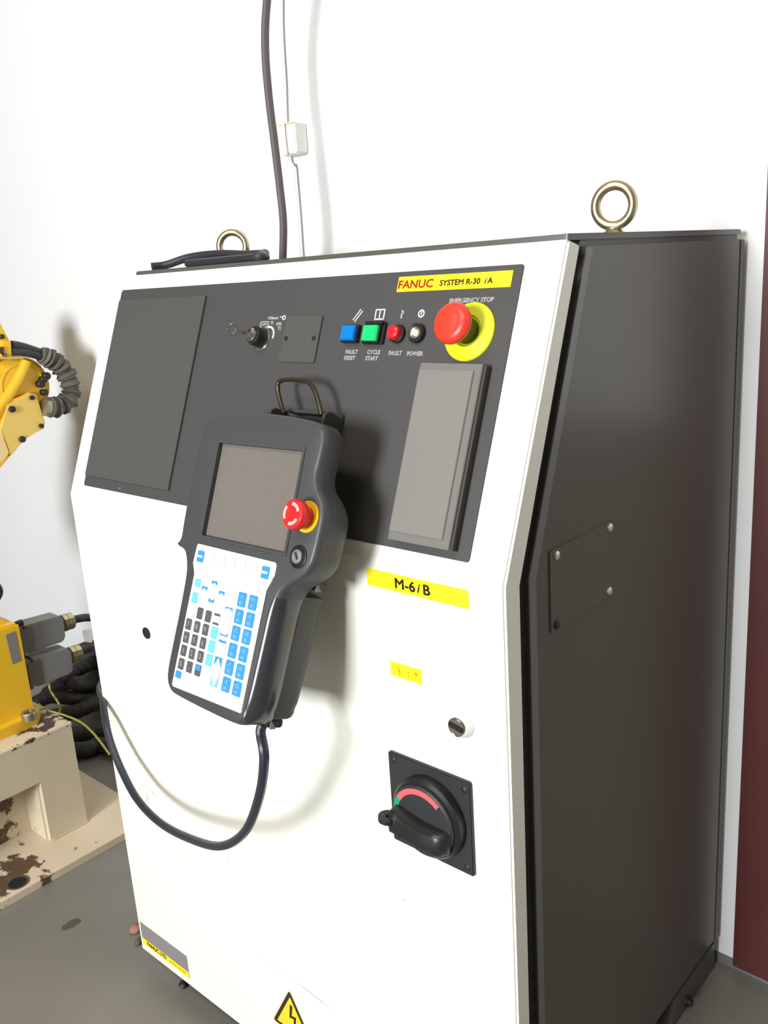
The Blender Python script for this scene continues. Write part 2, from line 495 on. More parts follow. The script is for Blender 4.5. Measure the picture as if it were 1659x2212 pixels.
# yellow name sticker
bm = bmesh.new(); prism(bm, rrect(0.5487, 0.6880, 0.2732, 0.2890, 0.0005, 2), 0.0012, 0.0016)
nm = finish('name_sticker', bm, M['yellow_label'], cab, FS, label='yellow sticker with red and brown lettering')
text('lettering', 'FANUC', 0.0118, nm, FS @ T(0.5725, 0.2802, 0.0017), M['red_ink'], sx=1.18, bold=0.00035)
text('lettering', 'SYSTEM R-30', 0.0078, nm, FS @ T(0.6280, 0.2800, 0.0017), M['dark_ink'], sx=1.12, bold=0.00022)
text('lettering', 'i', 0.0078, nm, FS @ T(0.65800, 0.2800, 0.0017), M['dark_ink'], shear=0.3, bold=0.00022)
text('lettering', 'A', 0.0078, nm, FS @ T(0.6640, 0.2800, 0.0017), M['dark_ink'], sx=1.12, bold=0.00022)

# printed white lettering on the panel
for body, x, t, s in (('EMERGENCY STOP', 0.6458, 0.2617, 0.0062), ('FAULT', 0.5012, 0.2100, 0.0060), ('RESET', 0.4999, 0.2034, 0.0060),
                      ('CYCLE', 0.5328, 0.2100, 0.0060), ('START', 0.5315, 0.2034, 0.0060), ('FAULT', 0.5625, 0.2093, 0.0060),
                      ('POWER', 0.5885, 0.2090, 0.0060), ('?', 0.5618, 0.2492, 0.0112),
                      ('T1', 0.3652, 0.2432, 0.0052), ('T2', 0.3795, 0.2368, 0.0052), ('100%', 0.3772, 0.2420, 0.0044),
                      ('<250mm/s', 0.3650, 0.2490, 0.0044), ('AUTO', 0.3520, 0.2415, 0.0042)):
    text('lettering', body, s, panel, FS @ T(x, t, 0.0013), M['white_ink'], sx=1.0, bold=0.0005 if body == '?' else 0.00018)
def ring_pts(bm, cx, cy, r0, r1, a0, a1, z0, z1, n=24, sq=1.0):
    pts = []
    for k in range(n + 1):
        a = math.radians(a0 + (a1 - a0) * k / n); pts.append((cx + r1 * math.cos(a), cy + r1 * sq * math.sin(a)))
    for k in range(n, -1, -1):
        a = math.radians(a0 + (a1 - a0) * k / n); pts.append((cx + r0 * math.cos(a), cy + r0 * sq * math.sin(a)))
    a_ = [bm.verts.new((p[0], p[1], z0)) for p in pts]; b_ = [bm.verts.new((p[0], p[1], z1)) for p in pts]
    N2 = len(pts)
    for i in range(N2): bm.faces.new((a_[i], a_[(i + 1) % N2], b_[(i + 1) % N2], b_[i]))
    for i in range(n):
        j = N2 - 1 - i
        bm.faces.new((b_[i], b_[i + 1], b_[j - 1], b_[j])); bm.faces.new((a_[j], a_[j - 1], a_[i + 1], a_[i]))
    return bm
# symbols: double slash, pause box, lamp disc, boxed frame, hand
bm = bmesh.new()
for d in (-0.0014, 0.0014):
    prism(bm, [(0.4950 + d, 0.2440 - d * .7), (0.4962 + d, 0.2434 - d * .7), (0.5052 + d, 0.2552 - d * .7), (0.5040 + d, 0.2558 - d * .7)], 0.0012, 0.0014)
finish('reset_symbol', bm, M['white_ink'], panel, FS, smooth=False)
bm = bmesh.new()
for x0, x1, y0, y1 in ((0.5245, 0.5262, 0.2448, 0.2556), (0.5365, 0.5382, 0.2448, 0.2556), (0.5306, 0.5321, 0.2448, 0.2556), (0.5245, 0.5382, 0.2444, 0.2459), (0.5245, 0.5382, 0.2546, 0.2560)):
    box(bm, x0, x1, y0, y1, 0.0012, 0.0014)
finish('cycle_symbol', bm, M['white_ink'], panel, FS, smooth=False)
bm = bmesh.new(); ring_pts(bm, 0.5871, 0.2500, 0.0026, 0.0042, 0, 360, 0.0012, 0.0014)
box(bm, 0.5864, 0.5878, 0.2484, 0.2522, 0.0012, 0.0014)
finish('power_symbol', bm, M['white_ink'], panel, FS, smooth=False)
bm = bmesh.new()
for x0, x1, y0, y1 in ((0.3445, 0.3595, 0.2445, 0.2452), (0.3445, 0.3595, 0.2382, 0.2389), (0.3445, 0.3452, 0.2382, 0.2452), (0.3588, 0.3595, 0.2382, 0.2452)):
    box(bm, x0, x1, y0, y1, 0.0012, 0.0014)
finish('mode_frame', bm, M['white_ink'], panel, FS, smooth=False)
bm = bmesh.new()
ring_pts(bm, 0.3840, 0.2492, 0.0016, 0.0030, 0, 360, 0.0012, 0.0014, 10)
box(bm, 0.3770, 0.3815, 0.2496, 0.2507, 0.0012, 0.0014)
finish('hand_symbol', bm, M['white_ink'], panel, FS, smooth=False)
bm = bmesh.new(); ring_pts(bm, 0.3620, 0.2290, 0.0085, 0.0108, -25, 110, 0.0012, 0.0015)
finish('mode_arc', bm, M['white_ink'], panel, FS, smooth=False)

# ---- mode key switch
ks = FS @ T(0.3535, 0.2245, 0.0012)
bm = bmesh.new(); lathe(bm, [(0.0142, 0), (0.0142, 0.0018), (0.0130, 0.0030), (0.0112, 0.0030)], 32)
kr = finish('key_switch', bm, M['chrome'], cab, ks, label='chrome-ringed mode switch with a key in it')
bm = bmesh.new(); lathe(bm, [(0.0112, 0.001), (0.0112, 0.013), (0.0104, 0.0152), (0.0076, 0.0156)], 32)
finish('barrel', bm, M['black_plastic'], kr, ks)
bm = bmesh.new(); lathe(bm, [(0.0078, 0.0120), (0.0078, 0.0185), (0.0070, 0.0195), (0.0030, 0.0190), (0, 0.0186)], 28)
finish('lock_core', bm, M['chrome'], kr, ks)
bm = bmesh.new()
ring_pts(bm, 0, 0.0265, 0.0042, 0.0070, -60, 240, -0.0010, 0.0010, 20)
box(bm, -0.0022, 0.0022, 0.0, 0.0220, -0.0010, 0.0010)
finish('key', bm, M['chrome'], kr, ks @ Matrix.Translation((0, 0, 0.0185)) @ Matrix.Rotation(math.radians(90), 4, 'X') @ Matrix.Rotation(math.radians(78), 4, 'Y') @ Matrix.Rotation(math.radians(6), 4, 'Z'))

# ---- push buttons and lamps
def square_button(name, x, t, w, h, m, hb, label):
    bm = bmesh.new(); prism(bm, rrect(x - w / 2 - .0015, x + w / 2 + .0015, t - h / 2 - .0015, t + h / 2 + .0015, .001, 2), 0.0012, hb - 0.002)
    o = finish(name, bm, M['black_plastic'], cab, FS, label=label)
    bm = bmesh.new(); prism(bm, rrect(x - w / 2, x + w / 2, t - h / 2, t + h / 2, .0012, 3), hb - 0.002, hb + .0018, 0.0012)
    finish('button_cap', bm, m, o, FS)
    return o
square_button('reset_button', 0.4980, 0.2288, 0.0200, 0.0158, M['blue_lamp'], 0.0085, 'square blue push button')
gb = square_button('start_button', 0.5300, 0.2282, 0.0198, 0.0160, M['green_lamp'], 0.0095, 'square green lit push button')
bm = bmesh.new(); prism(bm, rrect(0.5165, 0.5450, 0.2182, 0.2410, .001, 2), 0.0012, 0.0045)
finish('guard', bm, M['black_plastic'], gb, FS)
bm = bmesh.new(); prism(bm, [(0.5185, 0.2382), (0.5430, 0.2382), (0.5430, 0.2414), (0.5340, 0.2414), (0.5340, 0.2404), (0.5290, 0.2404), (0.5290, 0.2414), (0.5185, 0.2414)], 0.0045, 0.0075)
finish('hinge', bm, M['black_plastic'], gb, FS, smooth=False)
def round_lamp(name, x, t, prof_base, prof_lens, m, label):
    mw = FS @ T(x, t, 0.0012)
    bm = bmesh.new(); lathe(bm, prof_base, 28)
    o = finish(name, bm, M['black_plastic'], cab, mw, label=label)
    bm = bmesh.new(); lathe(bm, prof_lens, 28)
    finish('lens', bm, m, o, mw)
    return o, mw
round_lamp('fault_lamp', 0.5622, 0.2288, [(0.0095, 0), (0.0095, 0.004), (0.0082, 0.0050), (0, 0.0050)], [(0.0074, 0.004), (0.0074, 0.0085), (0.0066, 0.0106), (0.0035, 0.0118), (0, 0.0120)], M['red_lamp'], 'round red lamp')
o, mw = round_lamp('power_lamp', 0.5880, 0.2292, [(0.0097, 0), (0.0097, 0.0052), (0.0086, 0.0062), (0.0062, 0.0056), (0.0060, 0.0030), (0, 0.0030)], [(0.0032, 0.003), (0.0032, 0.0058), (0.0022, 0.0072), (0, 0.0075)], M['lamp_glass'], 'round black-rimmed lamp with pale lens')
bm = bmesh.new(); lathe(bm, [(0.0060, 0.0032), (0.0060, 0.0052), (0.0040, 0.0042), (0.0034, 0.0036)], 28)
finish('reflector', bm, M['dull_metal'], o, mw)

# ---- emergency stop on the panel
es_ = FS @ T(0.6510, 0.2308, 0.0012)
bm = bmesh.new(); lathe(bm, [(0.0287, 0), (0.0287, 0.0015), (0.0280, 0.0024), (0.0155, 0.0052), (0.0135, 0.0030), (0.0, 0.0030)], 48)
er = finish('emergency_stop', bm, M['lime_ring'], cab, es_, label='red mushroom button on yellow-green ring')
bm = bmesh.new(); lathe(bm, [(0.0126, 0.003), (0.0120, 0.022), (0, 0.022)], 36)
finish('neck', bm, M['olive_neck'], er, es_)
bm = bmesh.new(); lathe(bm, [(0.0122, 0.0185), (0.0172, 0.0215), (0.0196, 0.0258), (0.0200, 0.0285), (0.0190, 0.0315), (0.0168, 0.0338), (0.0120, 0.0350), (0.0100, 0.0346), (0.0085, 0.0352), (0, 0.0356)], 48)
finish('mushroom_cap', bm, M['red_button'], er, es_)

# ---- grey port flap
bm = bmesh.new(); prism(bm, rrect(0.6075, 0.6815, 0.0236, 0.1975, 0.0012, 2), 0.0012, 0.0125, 0.0006)
fl = finish('port_flap', bm, M['grey_edge'], cab, FS, label='grey rectangular flap over a port')
bm = bmesh.new(); prism(bm, rrect(0.6085, 0.6735, 0.0318, 0.1905, 0.0008, 2), 0.0125, 0.0142, 0.0006)
finish('flap_lid', bm, M['grey_plastic'], fl, FS)
bm = bmesh.new(); box(bm, 0.6815, 0.6842, 0.0240, 0.1970, 0.0012, 0.0100, 0.0003)
finish('hinge_strip', bm, M['flap_side'], fl, FS)

# ---- pendant hanger
bm = bmesh.new(); box(bm, 0.4240, 0.5090, 0.1180, 0.1230, 0.0012, 0.030, 0.001); box(bm, 0.4240, 0.5090, 0.1180, 0.1420, 0.0012, 0.004, 0.001)
hg = finish('pendant_hanger', bm, M['black_cover'], cab, FS, label='black hanger bracket with wire loop')
for x0 in (0.4230, 0.5060):
    bm = bmesh.new(); prism(bm, [(0.116, 0.0), (0.116, 0.024), (0.130, 0.030), (0.137, 0.029), (0.1405, 0.024), (0.1400, 0.016), (0.136, 0.0)], 0, 0.004)
    finish('ear', bm, M['pendant_back'], hg, FS @ frame((x0, 0, 0.0012), (0, 1, 0), (0, 0, 1), (1, 0, 0)))
bm = bmesh.new(); box(bm, 0.438, 0.494, 0.1380, 0.1410, 0.0012, 0.020, 0.0008)
finish('cross_plate', bm, M['pendant_back'], hg, FS)
lp = [(0.4494, 0.1345, 0.0300), (0.4418, 0.1406, 0.0300), (0.4317, 0.1555, 0.0300), (0.4283, 0.1646, 0.0300), (0.4302, 0.1688, 0.0300), (0.4385, 0.1710, 0.0300), (0.4559, 0.1716, 0.0300), (0.4721, 0.1701, 0.0300), (0.4818, 0.1654, 0.0300), (0.4894, 0.1578, 0.0300), (0.4974, 0.1459, 0.0300), (0.5036, 0.1355, 0.0300)]
bm = bmesh.new(); tube(bm, catmull(lp, 5), 0.0026, 10)
finish('wire_loop', bm, M['bronze'], hg, FS)

# ---- lower door labels and fittings (FD: x, z, out)
bm = bmesh.new(); prism(bm, rrect(0.5740, 0.7005, 0.7843, 0.8024, 0.0005, 2), 0.0, 0.0005)
ms = finish('model_sticker', bm, M['yellow_label'], cab, FD, label='yellow model sticker')
text('lettering', 'M-6', 0.0145, ms, FD @ T(0.6240, 0.7928, 0.0006), M['dark_ink'], sx=1.15, bold=0.0004)
text('lettering', 'i', 0.0130, ms, FD @ T(0.6405, 0.7928, 0.0006), M['dark_ink'], shear=0.25, bold=0.0003)
text('lettering', 'B', 0.0145, ms, FD @ T(0.6510, 0.7928, 0.0006), M['dark_ink'], sx=1.15, bold=0.0004)
bm = bmesh.new(); box(bm, 0.5980, 0.6388, 0.6770, 0.7074, 0.0, 0.0004)
s2 = finish('small_sticker', bm, M['white_label'], cab, FD, smooth=False, label='small half yellow half white sticker')
bm = bmesh.new(); box(bm, 0.5980, 0.6388, 0.6917, 0.7074, 0.0004, 0.0006)
finish('yellow_half', bm, M['yellow_label'], s2, FD, smooth=False)
for bx, ch in ((0.6095, '\\'), (0.6215, ':'), (0.6320, '*')):
    text('lettering', ch, 0.0110, s2, FD @ T(bx, 0.6990, 0.0007), M['olive_ink'])
bm = bmesh.new(); lathe(bm, [(0.0086, 0), (0.0086, 0.0012), (0.0070, 0.0012), (0.0068, 0.0004), (0, 0.0004)], 24, squash=0.95)
finish('plug', bm, M['gap'], cab, FD @ T(0.1500, 0.6340, 0), label='black hole plug')
# quarter-turn lock
lk = FD @ T(0.6870, 0.6645, 0)
bm = bmesh.new(); lathe(bm, [(0.0142, 0), (0.0140, 0.0030), (0.0112, 0.0065), (0.0108, 0.0080), (0, 0.0080)], 32)
lo = finish('quarter_turn_lock', bm, M['white_label'], cab, lk, label='round quarter-turn lock')
bm = bmesh.new(); lathe(bm, [(0.0104, 0.0078), (0.0102, 0.0100), (0.0092, 0.0112), (0.0086, 0.0104), (0, 0.0104)], 32)
finish('lock_face', bm, M['chrome'], lo, lk)
bm = bmesh.new(); box(bm, -0.0080, 0.0080, -0.0022, 0.0022, 0.0104, 0.0122, 0.0005)
finish('slot_bar', bm, M['screw_dark'], lo, lk @ Matrix.Rotation(math.radians(-12), 4, 'Z'))
# main rotary switch
rx, rz = 0.6425, 0.5505
bm = bmesh.new(); prism(bm, rrect(0.5888, 0.6955, 0.4978, 0.6038, 0.003, 3), 0, 0.0042, 0.0012)
sw = finish('main_switch', bm, M['black_switch'], cab, FD, label='square black rotary main switch')
for qx, qz in ((0.5965, 0.5960), (0.6880, 0.5945), (0.6875, 0.5060), (0.5965, 0.5055)):
    bm = bmesh.new(); lathe(bm, [(0.0036, 0), (0.0036, 0.0006), (0.0022, 0.0014), (0, 0.0018)], 14)
    finish('screw', bm, M['screw_dark'], sw, FD @ T(qx, qz, 0.0040))
mwz = FD @ T(rx + 0.003, rz, 0)
bm = bmesh.new(); lathe(bm, [(0.0435, 0.0040), (0.0435, 0.0140), (0.0405, 0.0170), (0.0395, 0.0170)], 48)
finish('bezel', bm, M['black_plastic'], sw, mwz)
bm = bmesh.new(); lathe(bm, [(0.0385, 0.006), (0.0385, 0.0200), (0.0365, 0.0216), (0.0300, 0.0218), (0, 0.0218)], 48)
finish('dial', bm, M['black_switch'], sw, mwz)
bm = bmesh.new(); ring_pts(bm, 0, 0, 0.0305, 0.0365, 48, 148, 0.0218, 0.0222)
finish('red_arc', bm, mat('salmon_red_mark', (236, 96, 100), 0.5), sw, mwz)
bm = bmesh.new(); ring_pts(bm, 0, 0, 0.0305, 0.0365, 148, 185, 0.0218, 0.0222, 10)
finish('green_arc', bm, mat('green_mark', (20, 150, 105), 0.5), sw, mwz)
hm = mwz @ T(0.001, -0.0075, 0) @ Matrix.Rotation(math.radians(-7), 4, 'Z')
bm = bmesh.new()
# handle: bar across the dial, waisted, with a padlock lug at its left end
HP = [(-0.0345, 0.0215), (-0.0350, 0.040), (-0.030, 0.047), (0.024, 0.044), (0.033, 0.036), (0.035, 0.0215)]
def waist(x): return 0.0112 + 0.0030 * abs(x / 0.035) ** 1.5
secs = []
for k in range(15):
    x = -0.035 + 0.070 * k / 14
    top = 0.039 if x < 0.0 else 0.039 - 0.009 * (x / 0.035) ** 2
    if k in (0, 14): top -= 0.004
    w = waist(x) * (0.86 if k in (0, 14) else 1)
    secs.append([(x, -w, 0.0215), (x, w, 0.0215), (x, w * 0.96, top - 0.006), (x, w * 0.72, top - 0.0012), (x, 0, top), (x, -w * 0.72, top - 0.0012), (x, -w * 0.96, top - 0.006)])
loft(bm, secs)
finish('handle', bm, M['black_plastic'], sw, hm, angle=50)
bm = bmesh.new(); ring_pts(bm, 0, 0, 0.0022, 0.0098, 0, 360, -0.0022, 0.0022, 28)
finish('padlock_lug', bm, M['black_plastic'], sw, hm @ frame((-0.0345, 0.0035, 0.0360), (1, 0, 0), (0, 0, 1), (0, -1, 0)))
bm = bmesh.new()
prism(bm, [(-0.024, 0.022), (-0.027, 0.029), (-0.020, 0.033), (-0.006, 0.029), (0.004, 0.032), (0.018, 0.028), (0.020, 0.022)], 0.0, 0.0045, 0.001)
finish('lock_slide', bm, mat('dark_grey_slide', (70, 70, 68), 0.45), sw, hm @ frame((0, -0.0105, 0), (1, 0, 0), (0, 0, 1), (0, -1, 0)))
# name plate at the lower left
bm = bmesh.new(); box(bm, 0.0078, 0.1330, 0.0580, 0.0982, 0.0, 0.0008)
pl = finish('maker_plate', bm, M['plate_grey'], cab, FD, smooth=False, label='grey maker plate with yellow strip')
bm = bmesh.new(); box(bm, 0.0078, 0.1330, 0.0580, 0.0690, 0.0008, 0.0011)
finish('yellow_strip', bm, M['yellow_label'], pl, FD, smooth=False)
text('lettering', 'FANUC LTD', 0.0098, pl, FD @ T(0.0480, 0.0637, 0.0012), M['dark_ink'], sx=1.0, bold=0.0003)
text('lettering', 'OSHINO-MURA YAMANASHI JAPAN', 0.0028, pl, FD @ T(0.1040, 0.0635, 0.0012), M['olive_ink'])
# warning triangle
def tri(cx, zc, s, r):
    pts = []
    for k, (ax, az) in enumerate(((0, 1.0), (-0.866, -0.5), (0.866, -0.5))):
        px, pz = cx + ax * (s - 2 * r), zc + az * (s - 2 * r)
        a0 = 30 + 120 * k
        for j in range(5):
            a = math.radians(a0 + 120 * j / 4); pts.append((px + r * math.cos(a), pz + r * math.sin(a)))
    return pts
tcx, tcz = 0.3752, 0.1267
bm = bmesh.new(); prism(bm, tri(tcx, tcz, 0.0515, 0.0032), 0, 0.0004)
wt = finish('warning_triangle', bm, M['sticker_cream'], cab, FD, smooth=False, label='yellow electrical warning triangle')
bm = bmesh.new(); prism(bm, tri(tcx, tcz, 0.0480, 0.0028), 0.0004, 0.0006)
finish('black_border', bm, M['warn_black'], wt, FD, smooth=False)
bm = bmesh.new(); prism(bm, tri(tcx, tcz - 0.0002, 0.0375, 0.0006), 0.0006, 0.0008)
finish('yellow_field', bm, M['warn_yellow'], wt, FD, smooth=False)
bm = bmesh.new(); prism(bm, [(tcx - .0015, tcz + .0250), (tcx + .0035, tcz + .0235), (tcx + .0000, tcz + .0070), (tcx + .0090, tcz + .0090), (tcx + .0050, tcz - .0120), (tcx + .0075, tcz - .0110), (tcx + .0020, tcz - .0190), (tcx - .0012, tcz - .0105), (tcx + .0016, tcz - .0115), (tcx + .0036, tcz + .0035), (tcx - .0052, tcz + .0015)], 0.0008, 0.0010)
finish('bolt_symbol', bm, M['warn_black'], wt, FD, smooth=False)
# scratches and scuffs on the door
def scratch(pts, w, m):
    bm = bmesh.new()
    P = [Vector((p[0], p[2])) for p in pts]
    A = []; B = []
    for i, q in enumerate(P):
        d = (P[min(i + 1, len(P) - 1)] - P[max(i - 1, 0)]).normalized(); nrm = Vector((-d.y, d.x))
        ww = w * (0.15 if i in (0, len(P) - 1) else 1)
        A.append(bm.verts.new((*(q + nrm * ww), 0.00012))); B.append(bm.verts.new((*(q - nrm * ww), 0.00012)))
    for i in range(len(P) - 1): bm.faces.new((A[i], B[i], B[i + 1], A[i + 1]))
    finish('scratch', bm, m, cab, FD, smooth=False)
scratch([(0.1364, 0.0000, 0.0997), (0.1980, 0.0000, 0.1010), (0.2521, 0.0000, 0.1030), (0.3029, 0.0000, 0.1024)], 0.0004, M['scratch_pale'])
scratch([(0.2970, 0.0000, 0.1924), (0.3318, 0.0000, 0.1983), (0.3644, 0.0000, 0.1975), (0.3887, 0.0000, 0.1964)], 0.0004, M['scratch_pale'])
scratch([(0.3887, 0.0000, 0.1964), (0.4133, 0.0000, 0.1958), (0.4345, 0.0000, 0.1937), (0.4594, 0.0000, 0.1919)], 0.0006, M['scratch'])
scratch([(0.0824, 0.0000, 0.3626), (0.0897, 0.0000, 0.3575), (0.0832, 0.0000, 0.3504), (0.0950, 0.0000, 0.3494)], 0.0009, M['scratch'])
scratch([(0.0980, 0.0000, 0.3731), (0.1046, 0.0000, 0.3709), (0.1130, 0.0000, 0.3664)], 0.0008, M['scratch'])
scratch([(0.2672, 0.0000, 0.3361), (0.2720, 0.0000, 0.3295), (0.2772, 0.0000, 0.3245)], 0.0010, M['scratch_pale'])
scratch([(0.0523, 0.0000, 0.4556), (0.0557, 0.0000, 0.4544), (0.0593, 0.0000, 0.4540)], 0.0008, M['scratch_pale'])
scratch([(0.5911, 0.0000, 0.4209), (0.5930, 0.0000, 0.4201), (0.5943, 0.0000, 0.4195)], 0.0007, M['scratch'])

# ---- right side cover plate with screws
bm = bmesh.new(); prism(bm, rrect(0.0985, 0.2265, 0.7315, 0.8165, 0.001, 2), 0.0, 0.0016, 0.0003)
sc_ = finish('side_cover', bm, M['body_paint'], cab, FR)
for y, z, m in ((0.1106, 0.8091, 'screw_bright'), (0.2182, 0.8099, 'screw_bright'), (0.2173, 0.7384, 'screw_bright'), (0.1086, 0.7373, 'screw_dark')):
    bm = bmesh.new(); lathe(bm, [(0.0048, 0), (0.0046, 0.0014), (0.0030, 0.0026), (0, 0.0030)], 16)
    s_ = finish('screw', bm, M[m], sc_, FR @ T(y, z, 0.0016))

# ---- lifting eyes
def lifting_eye(x, y, rot):
    mw = T(x, y, 1.1106) @ Matrix.Rotation(rot, 4, 'Z')
    bm = bmesh.new(); lathe(bm, [(0.0125, 0), (0.0125, 0.0012), (0.0085, 0.0040), (0.0075, 0.0065), (0, 0.0070)], 24)
    o = finish('lifting_eye', bm, M['zinc'], cab, mw, label='zinc-plated lifting eye bolt')
    bm = bmesh.new()
    R_, r_ = 0.0205, 0.0052
    path = [(R_ * math.cos(a), 0, 0.0290 + R_ * math.sin(a)) for a in [2 * math.pi * k / 40 for k in range(40)]]
    tube(bm, path, r_, 12, closed=True)
    finish('ring', bm, M['zinc'], o, mw)
lifting_eye(0.6868, 0.300, math.radians(8))
lifting_eye(0.0500, 0.300, math.radians(38))

# ================================================================== CABLE COIL AND SUPPLY CABLE ON TOP
def cable_thing(name, pts, r, m, label, cat='cable', n=8, seg=10, group=None, rf=None):
    bm = bmesh.new(); tube(bm, catmull(pts, n), r, seg, rfun=rf)
    o = finish(name, bm, m)
    tag(o, label, cat, group)
    return o
coil = [(-0.0525, 0.2200, 1.1042), (-0.0411, 0.2400, 1.1195), (-0.0070, 0.2600, 1.1280), (0.0490, 0.2700, 1.1292), (0.1132, 0.2700, 1.1246), (0.1461, 0.2700, 1.1233), (0.1801, 0.2500, 1.1162), (0.1791, 0.2350, 1.1118), (0.1228, 0.2350, 1.1149), (0.0473, 0.2350, 1.1164), (0.0216, 0.2350, 1.1130), (0.0248, 0.2600, 1.1119), (0.0736, 0.2800, 1.1200), (0.1206, 0.2900, 1.1223), (0.1105, 0.3100, 1.1257), (0.0408, 0.3400, 1.1263), (-0.0640, 0.3400, 1.1318)]
coil = [(x, y, max(z, 1.1180)) for x, y, z in coil]
cable_thing('coiled_cable', coil, 0.0062, M['cable'], 'black cable coiled on top of the cabinet around the left lifting eye')
up = [(-0.0246, 0.4600, 1.0579), (-0.0161, 0.4600, 1.1193), (-0.0067, 0.4600, 1.1790), (-0.0077, 0.4600, 1.2380), (-0.0113, 0.4600, 1.3106), (-0.0145, 0.4600, 1.3675), (-0.0144, 0.4600, 1.4298), (-0.0087, 0.4600, 1.4761), (0.0014, 0.4600, 1.5139), (0.0133, 0.4600, 1.5502), (0.0189, 0.4700, 1.6147), (0.0245, 0.4800, 1.7025)]
up[0] = (up[1][0], 0.46, 1.1100)
cable_thing('supply_cable', up, 0.0066, M['cable_grey'], 'dark grey supply cable rising from the cabinet top past the white wall')

# ================================================================== WALL BOX AND CONDUITS
wb = thing('junction_box', 'white wall junction box with thin conduit above and below, behind the rising cable', 'junction box', T(-0.078, YW - 0.015, 1.325))
bm = bmesh.new(); box(bm, -0.1010, -0.0575, YW - 0.030, YW - 0.0005, 1.3000, 1.3500, 0.002)
finish('box_body', bm, M['white_pvc'], wb, I4)
bm = bmesh.new(); box(bm, -0.1010, -0.0575, YW - 0.0315, YW - 0.0295, 1.3490, 1.3512, 0.0003)
finish('yellow_clip', bm, M['box_yellow'], wb, I4)
bm = bmesh.new(); tube(bm, catmull([(-0.0807, 0.5700, 1.5919), (-0.0896, 0.5700, 1.5368), (-0.0942, 0.5700, 1.4868), (-0.0964, 0.5700, 1.4278), (-0.1022, 0.5700, 1.3588)], 6), 0.0030, 8)
finish('upper_conduit', bm, M['white_pvc'], wb, I4)
bm = bmesh.new(); tube(bm, catmull([(-0.0805, 0.5475, 1.3540), (-0.0808, 0.5475, 1.3252), (-0.0793, 0.5475, 1.3005)], 6), 0.0030, 8)
finish('face_conduit', bm, M['white_pvc'], wb, I4)
bm = bmesh.new(); tube(bm, catmull([(-0.1003, 0.5700, 1.3097), (-0.0996, 0.5700, 1.2963), (-0.0960, 0.5700, 1.2864), (-0.0892, 0.5700, 1.2825), (-0.0886, 0.5700, 1.2493), (-0.0885, 0.5700, 1.1933), (-0.0905, 0.5700, 1.1200)], 6), 0.0028, 8)
finish('lower_conduit', bm, M['white_pvc'], wb, I4)

# ================================================================== TEACH PENDANT
PM = ((0.9995437697833925, 0.028395671755347126, -0.010292624192445986), (-0.02256827480599744, 0.9286387020072225, 0.3702983042178588), (0.02007299826845317, -0.3698970761710662, 0.9288558702945313))
colx = [PM[i][0] for i in range(3)]; coly = [PM[i][2] for i in range(3)]; colz = [-PM[i][1] for i in range(3)]
FP = frame((0.4807, -0.0625, 0.8808), colx, coly, colz)   # local x right, y up along the face, z out
pend = thing('teach_pendant', 'charcoal handheld teach pendant hanging from the wire loop on the cabinet front', 'control pendant', FP)
OUT = [(-0.1000, 0.0640), (-0.0940, 0.0740), (-0.0820, 0.0795), (-0.0552, 0.0825), (-0.0105, 0.0842), (0.0327, 0.0828), (0.0700, 0.0790), (0.0850, 0.0740), (0.0912, 0.0640),
       (0.0915, 0.0480), (0.0900, 0.0300), (0.0927, 0.0180), (0.1020, 0.0080), (0.1085, -0.0050), (0.1092, -0.0200), (0.1070, -0.0480), (0.1020, -0.0600), (0.0930, -0.0695),
       (0.0760, -0.0810), (0.0700, -0.0900), (0.0680, -0.1050), (0.0660, -0.1400), (0.0625, -0.1900), (0.0580, -0.2090), (0.0500, -0.2185), (0.0330, -0.2210), (-0.0100, -0.2205),
       (-0.0560, -0.2185), (-0.0720, -0.2160), (-0.0810, -0.2080), (-0.0845, -0.1950), (-0.0845, -0.1700), (-0.0835, -0.1350), (-0.0835, -0.1050), (-0.0850, -0.0880), (-0.0905, -0.0750),
       (-0.0970, -0.0690), (-0.1075, -0.0665), (-0.1095, -0.0630), (-0.1050, -0.0560), (-0.1055, -0.0420), (-0.1060, -0.0100), (-0.1050, 0.0250), (-0.1030, 0.0500)]
OC = [(v.x, v.y) for v in catmull([(p[0], p[1], 0) for p in OUT], 4, closed=True)]
def offs(C, d):
    n = len(C); out = []
    for i in range(n):
        t = Vector(C[(i + 1) % n]) - Vector(C[(i - 1) % n]); t.normalize()
        nr = Vector((t.y, -t.x))         # curve runs clockwise: this points inwards
        out.append((C[i][0] + nr.x * d, C[i][1] + nr.y * d))
    return out
def smoothstep(a, b, x):
    t = min(1, max(0, (x - a) / (b - a))); return t * t * (3 - 2 * t)
def rear(y):      # how deep the housing goes behind the face plane
    return -(0.030 + 0.010 * smoothstep(0.03, -0.02, y) + 0.004 * smoothstep(-0.09, -0.15, y))
def bulge(y): return smoothstep(-0.075, -0.115, y)
secs = []
def rb_(x, y):      # 1 on the rounded right flank of the lower half
    return smoothstep(0.030, 0.052, x) * smoothstep(-0.078, -0.112, y) * smoothstep(-0.2225, -0.205, y)
def shell_section(ins, h, ins2, h2):
    c1 = offs(OC, ins); c2 = offs(OC, ins2); out = []
    for (x0, y0), (x1, y1), (x2, y2) in zip(OC, c1, c2):
        w = rb_(x0, y0)
        hh = h if h > -0.02 else rear(y0) * (h / -0.04)
        out.append((x1 + (x2 - x1) * w, y1 + (y2 - y1) * w, hh + (h2 - hh) * w))
    return out
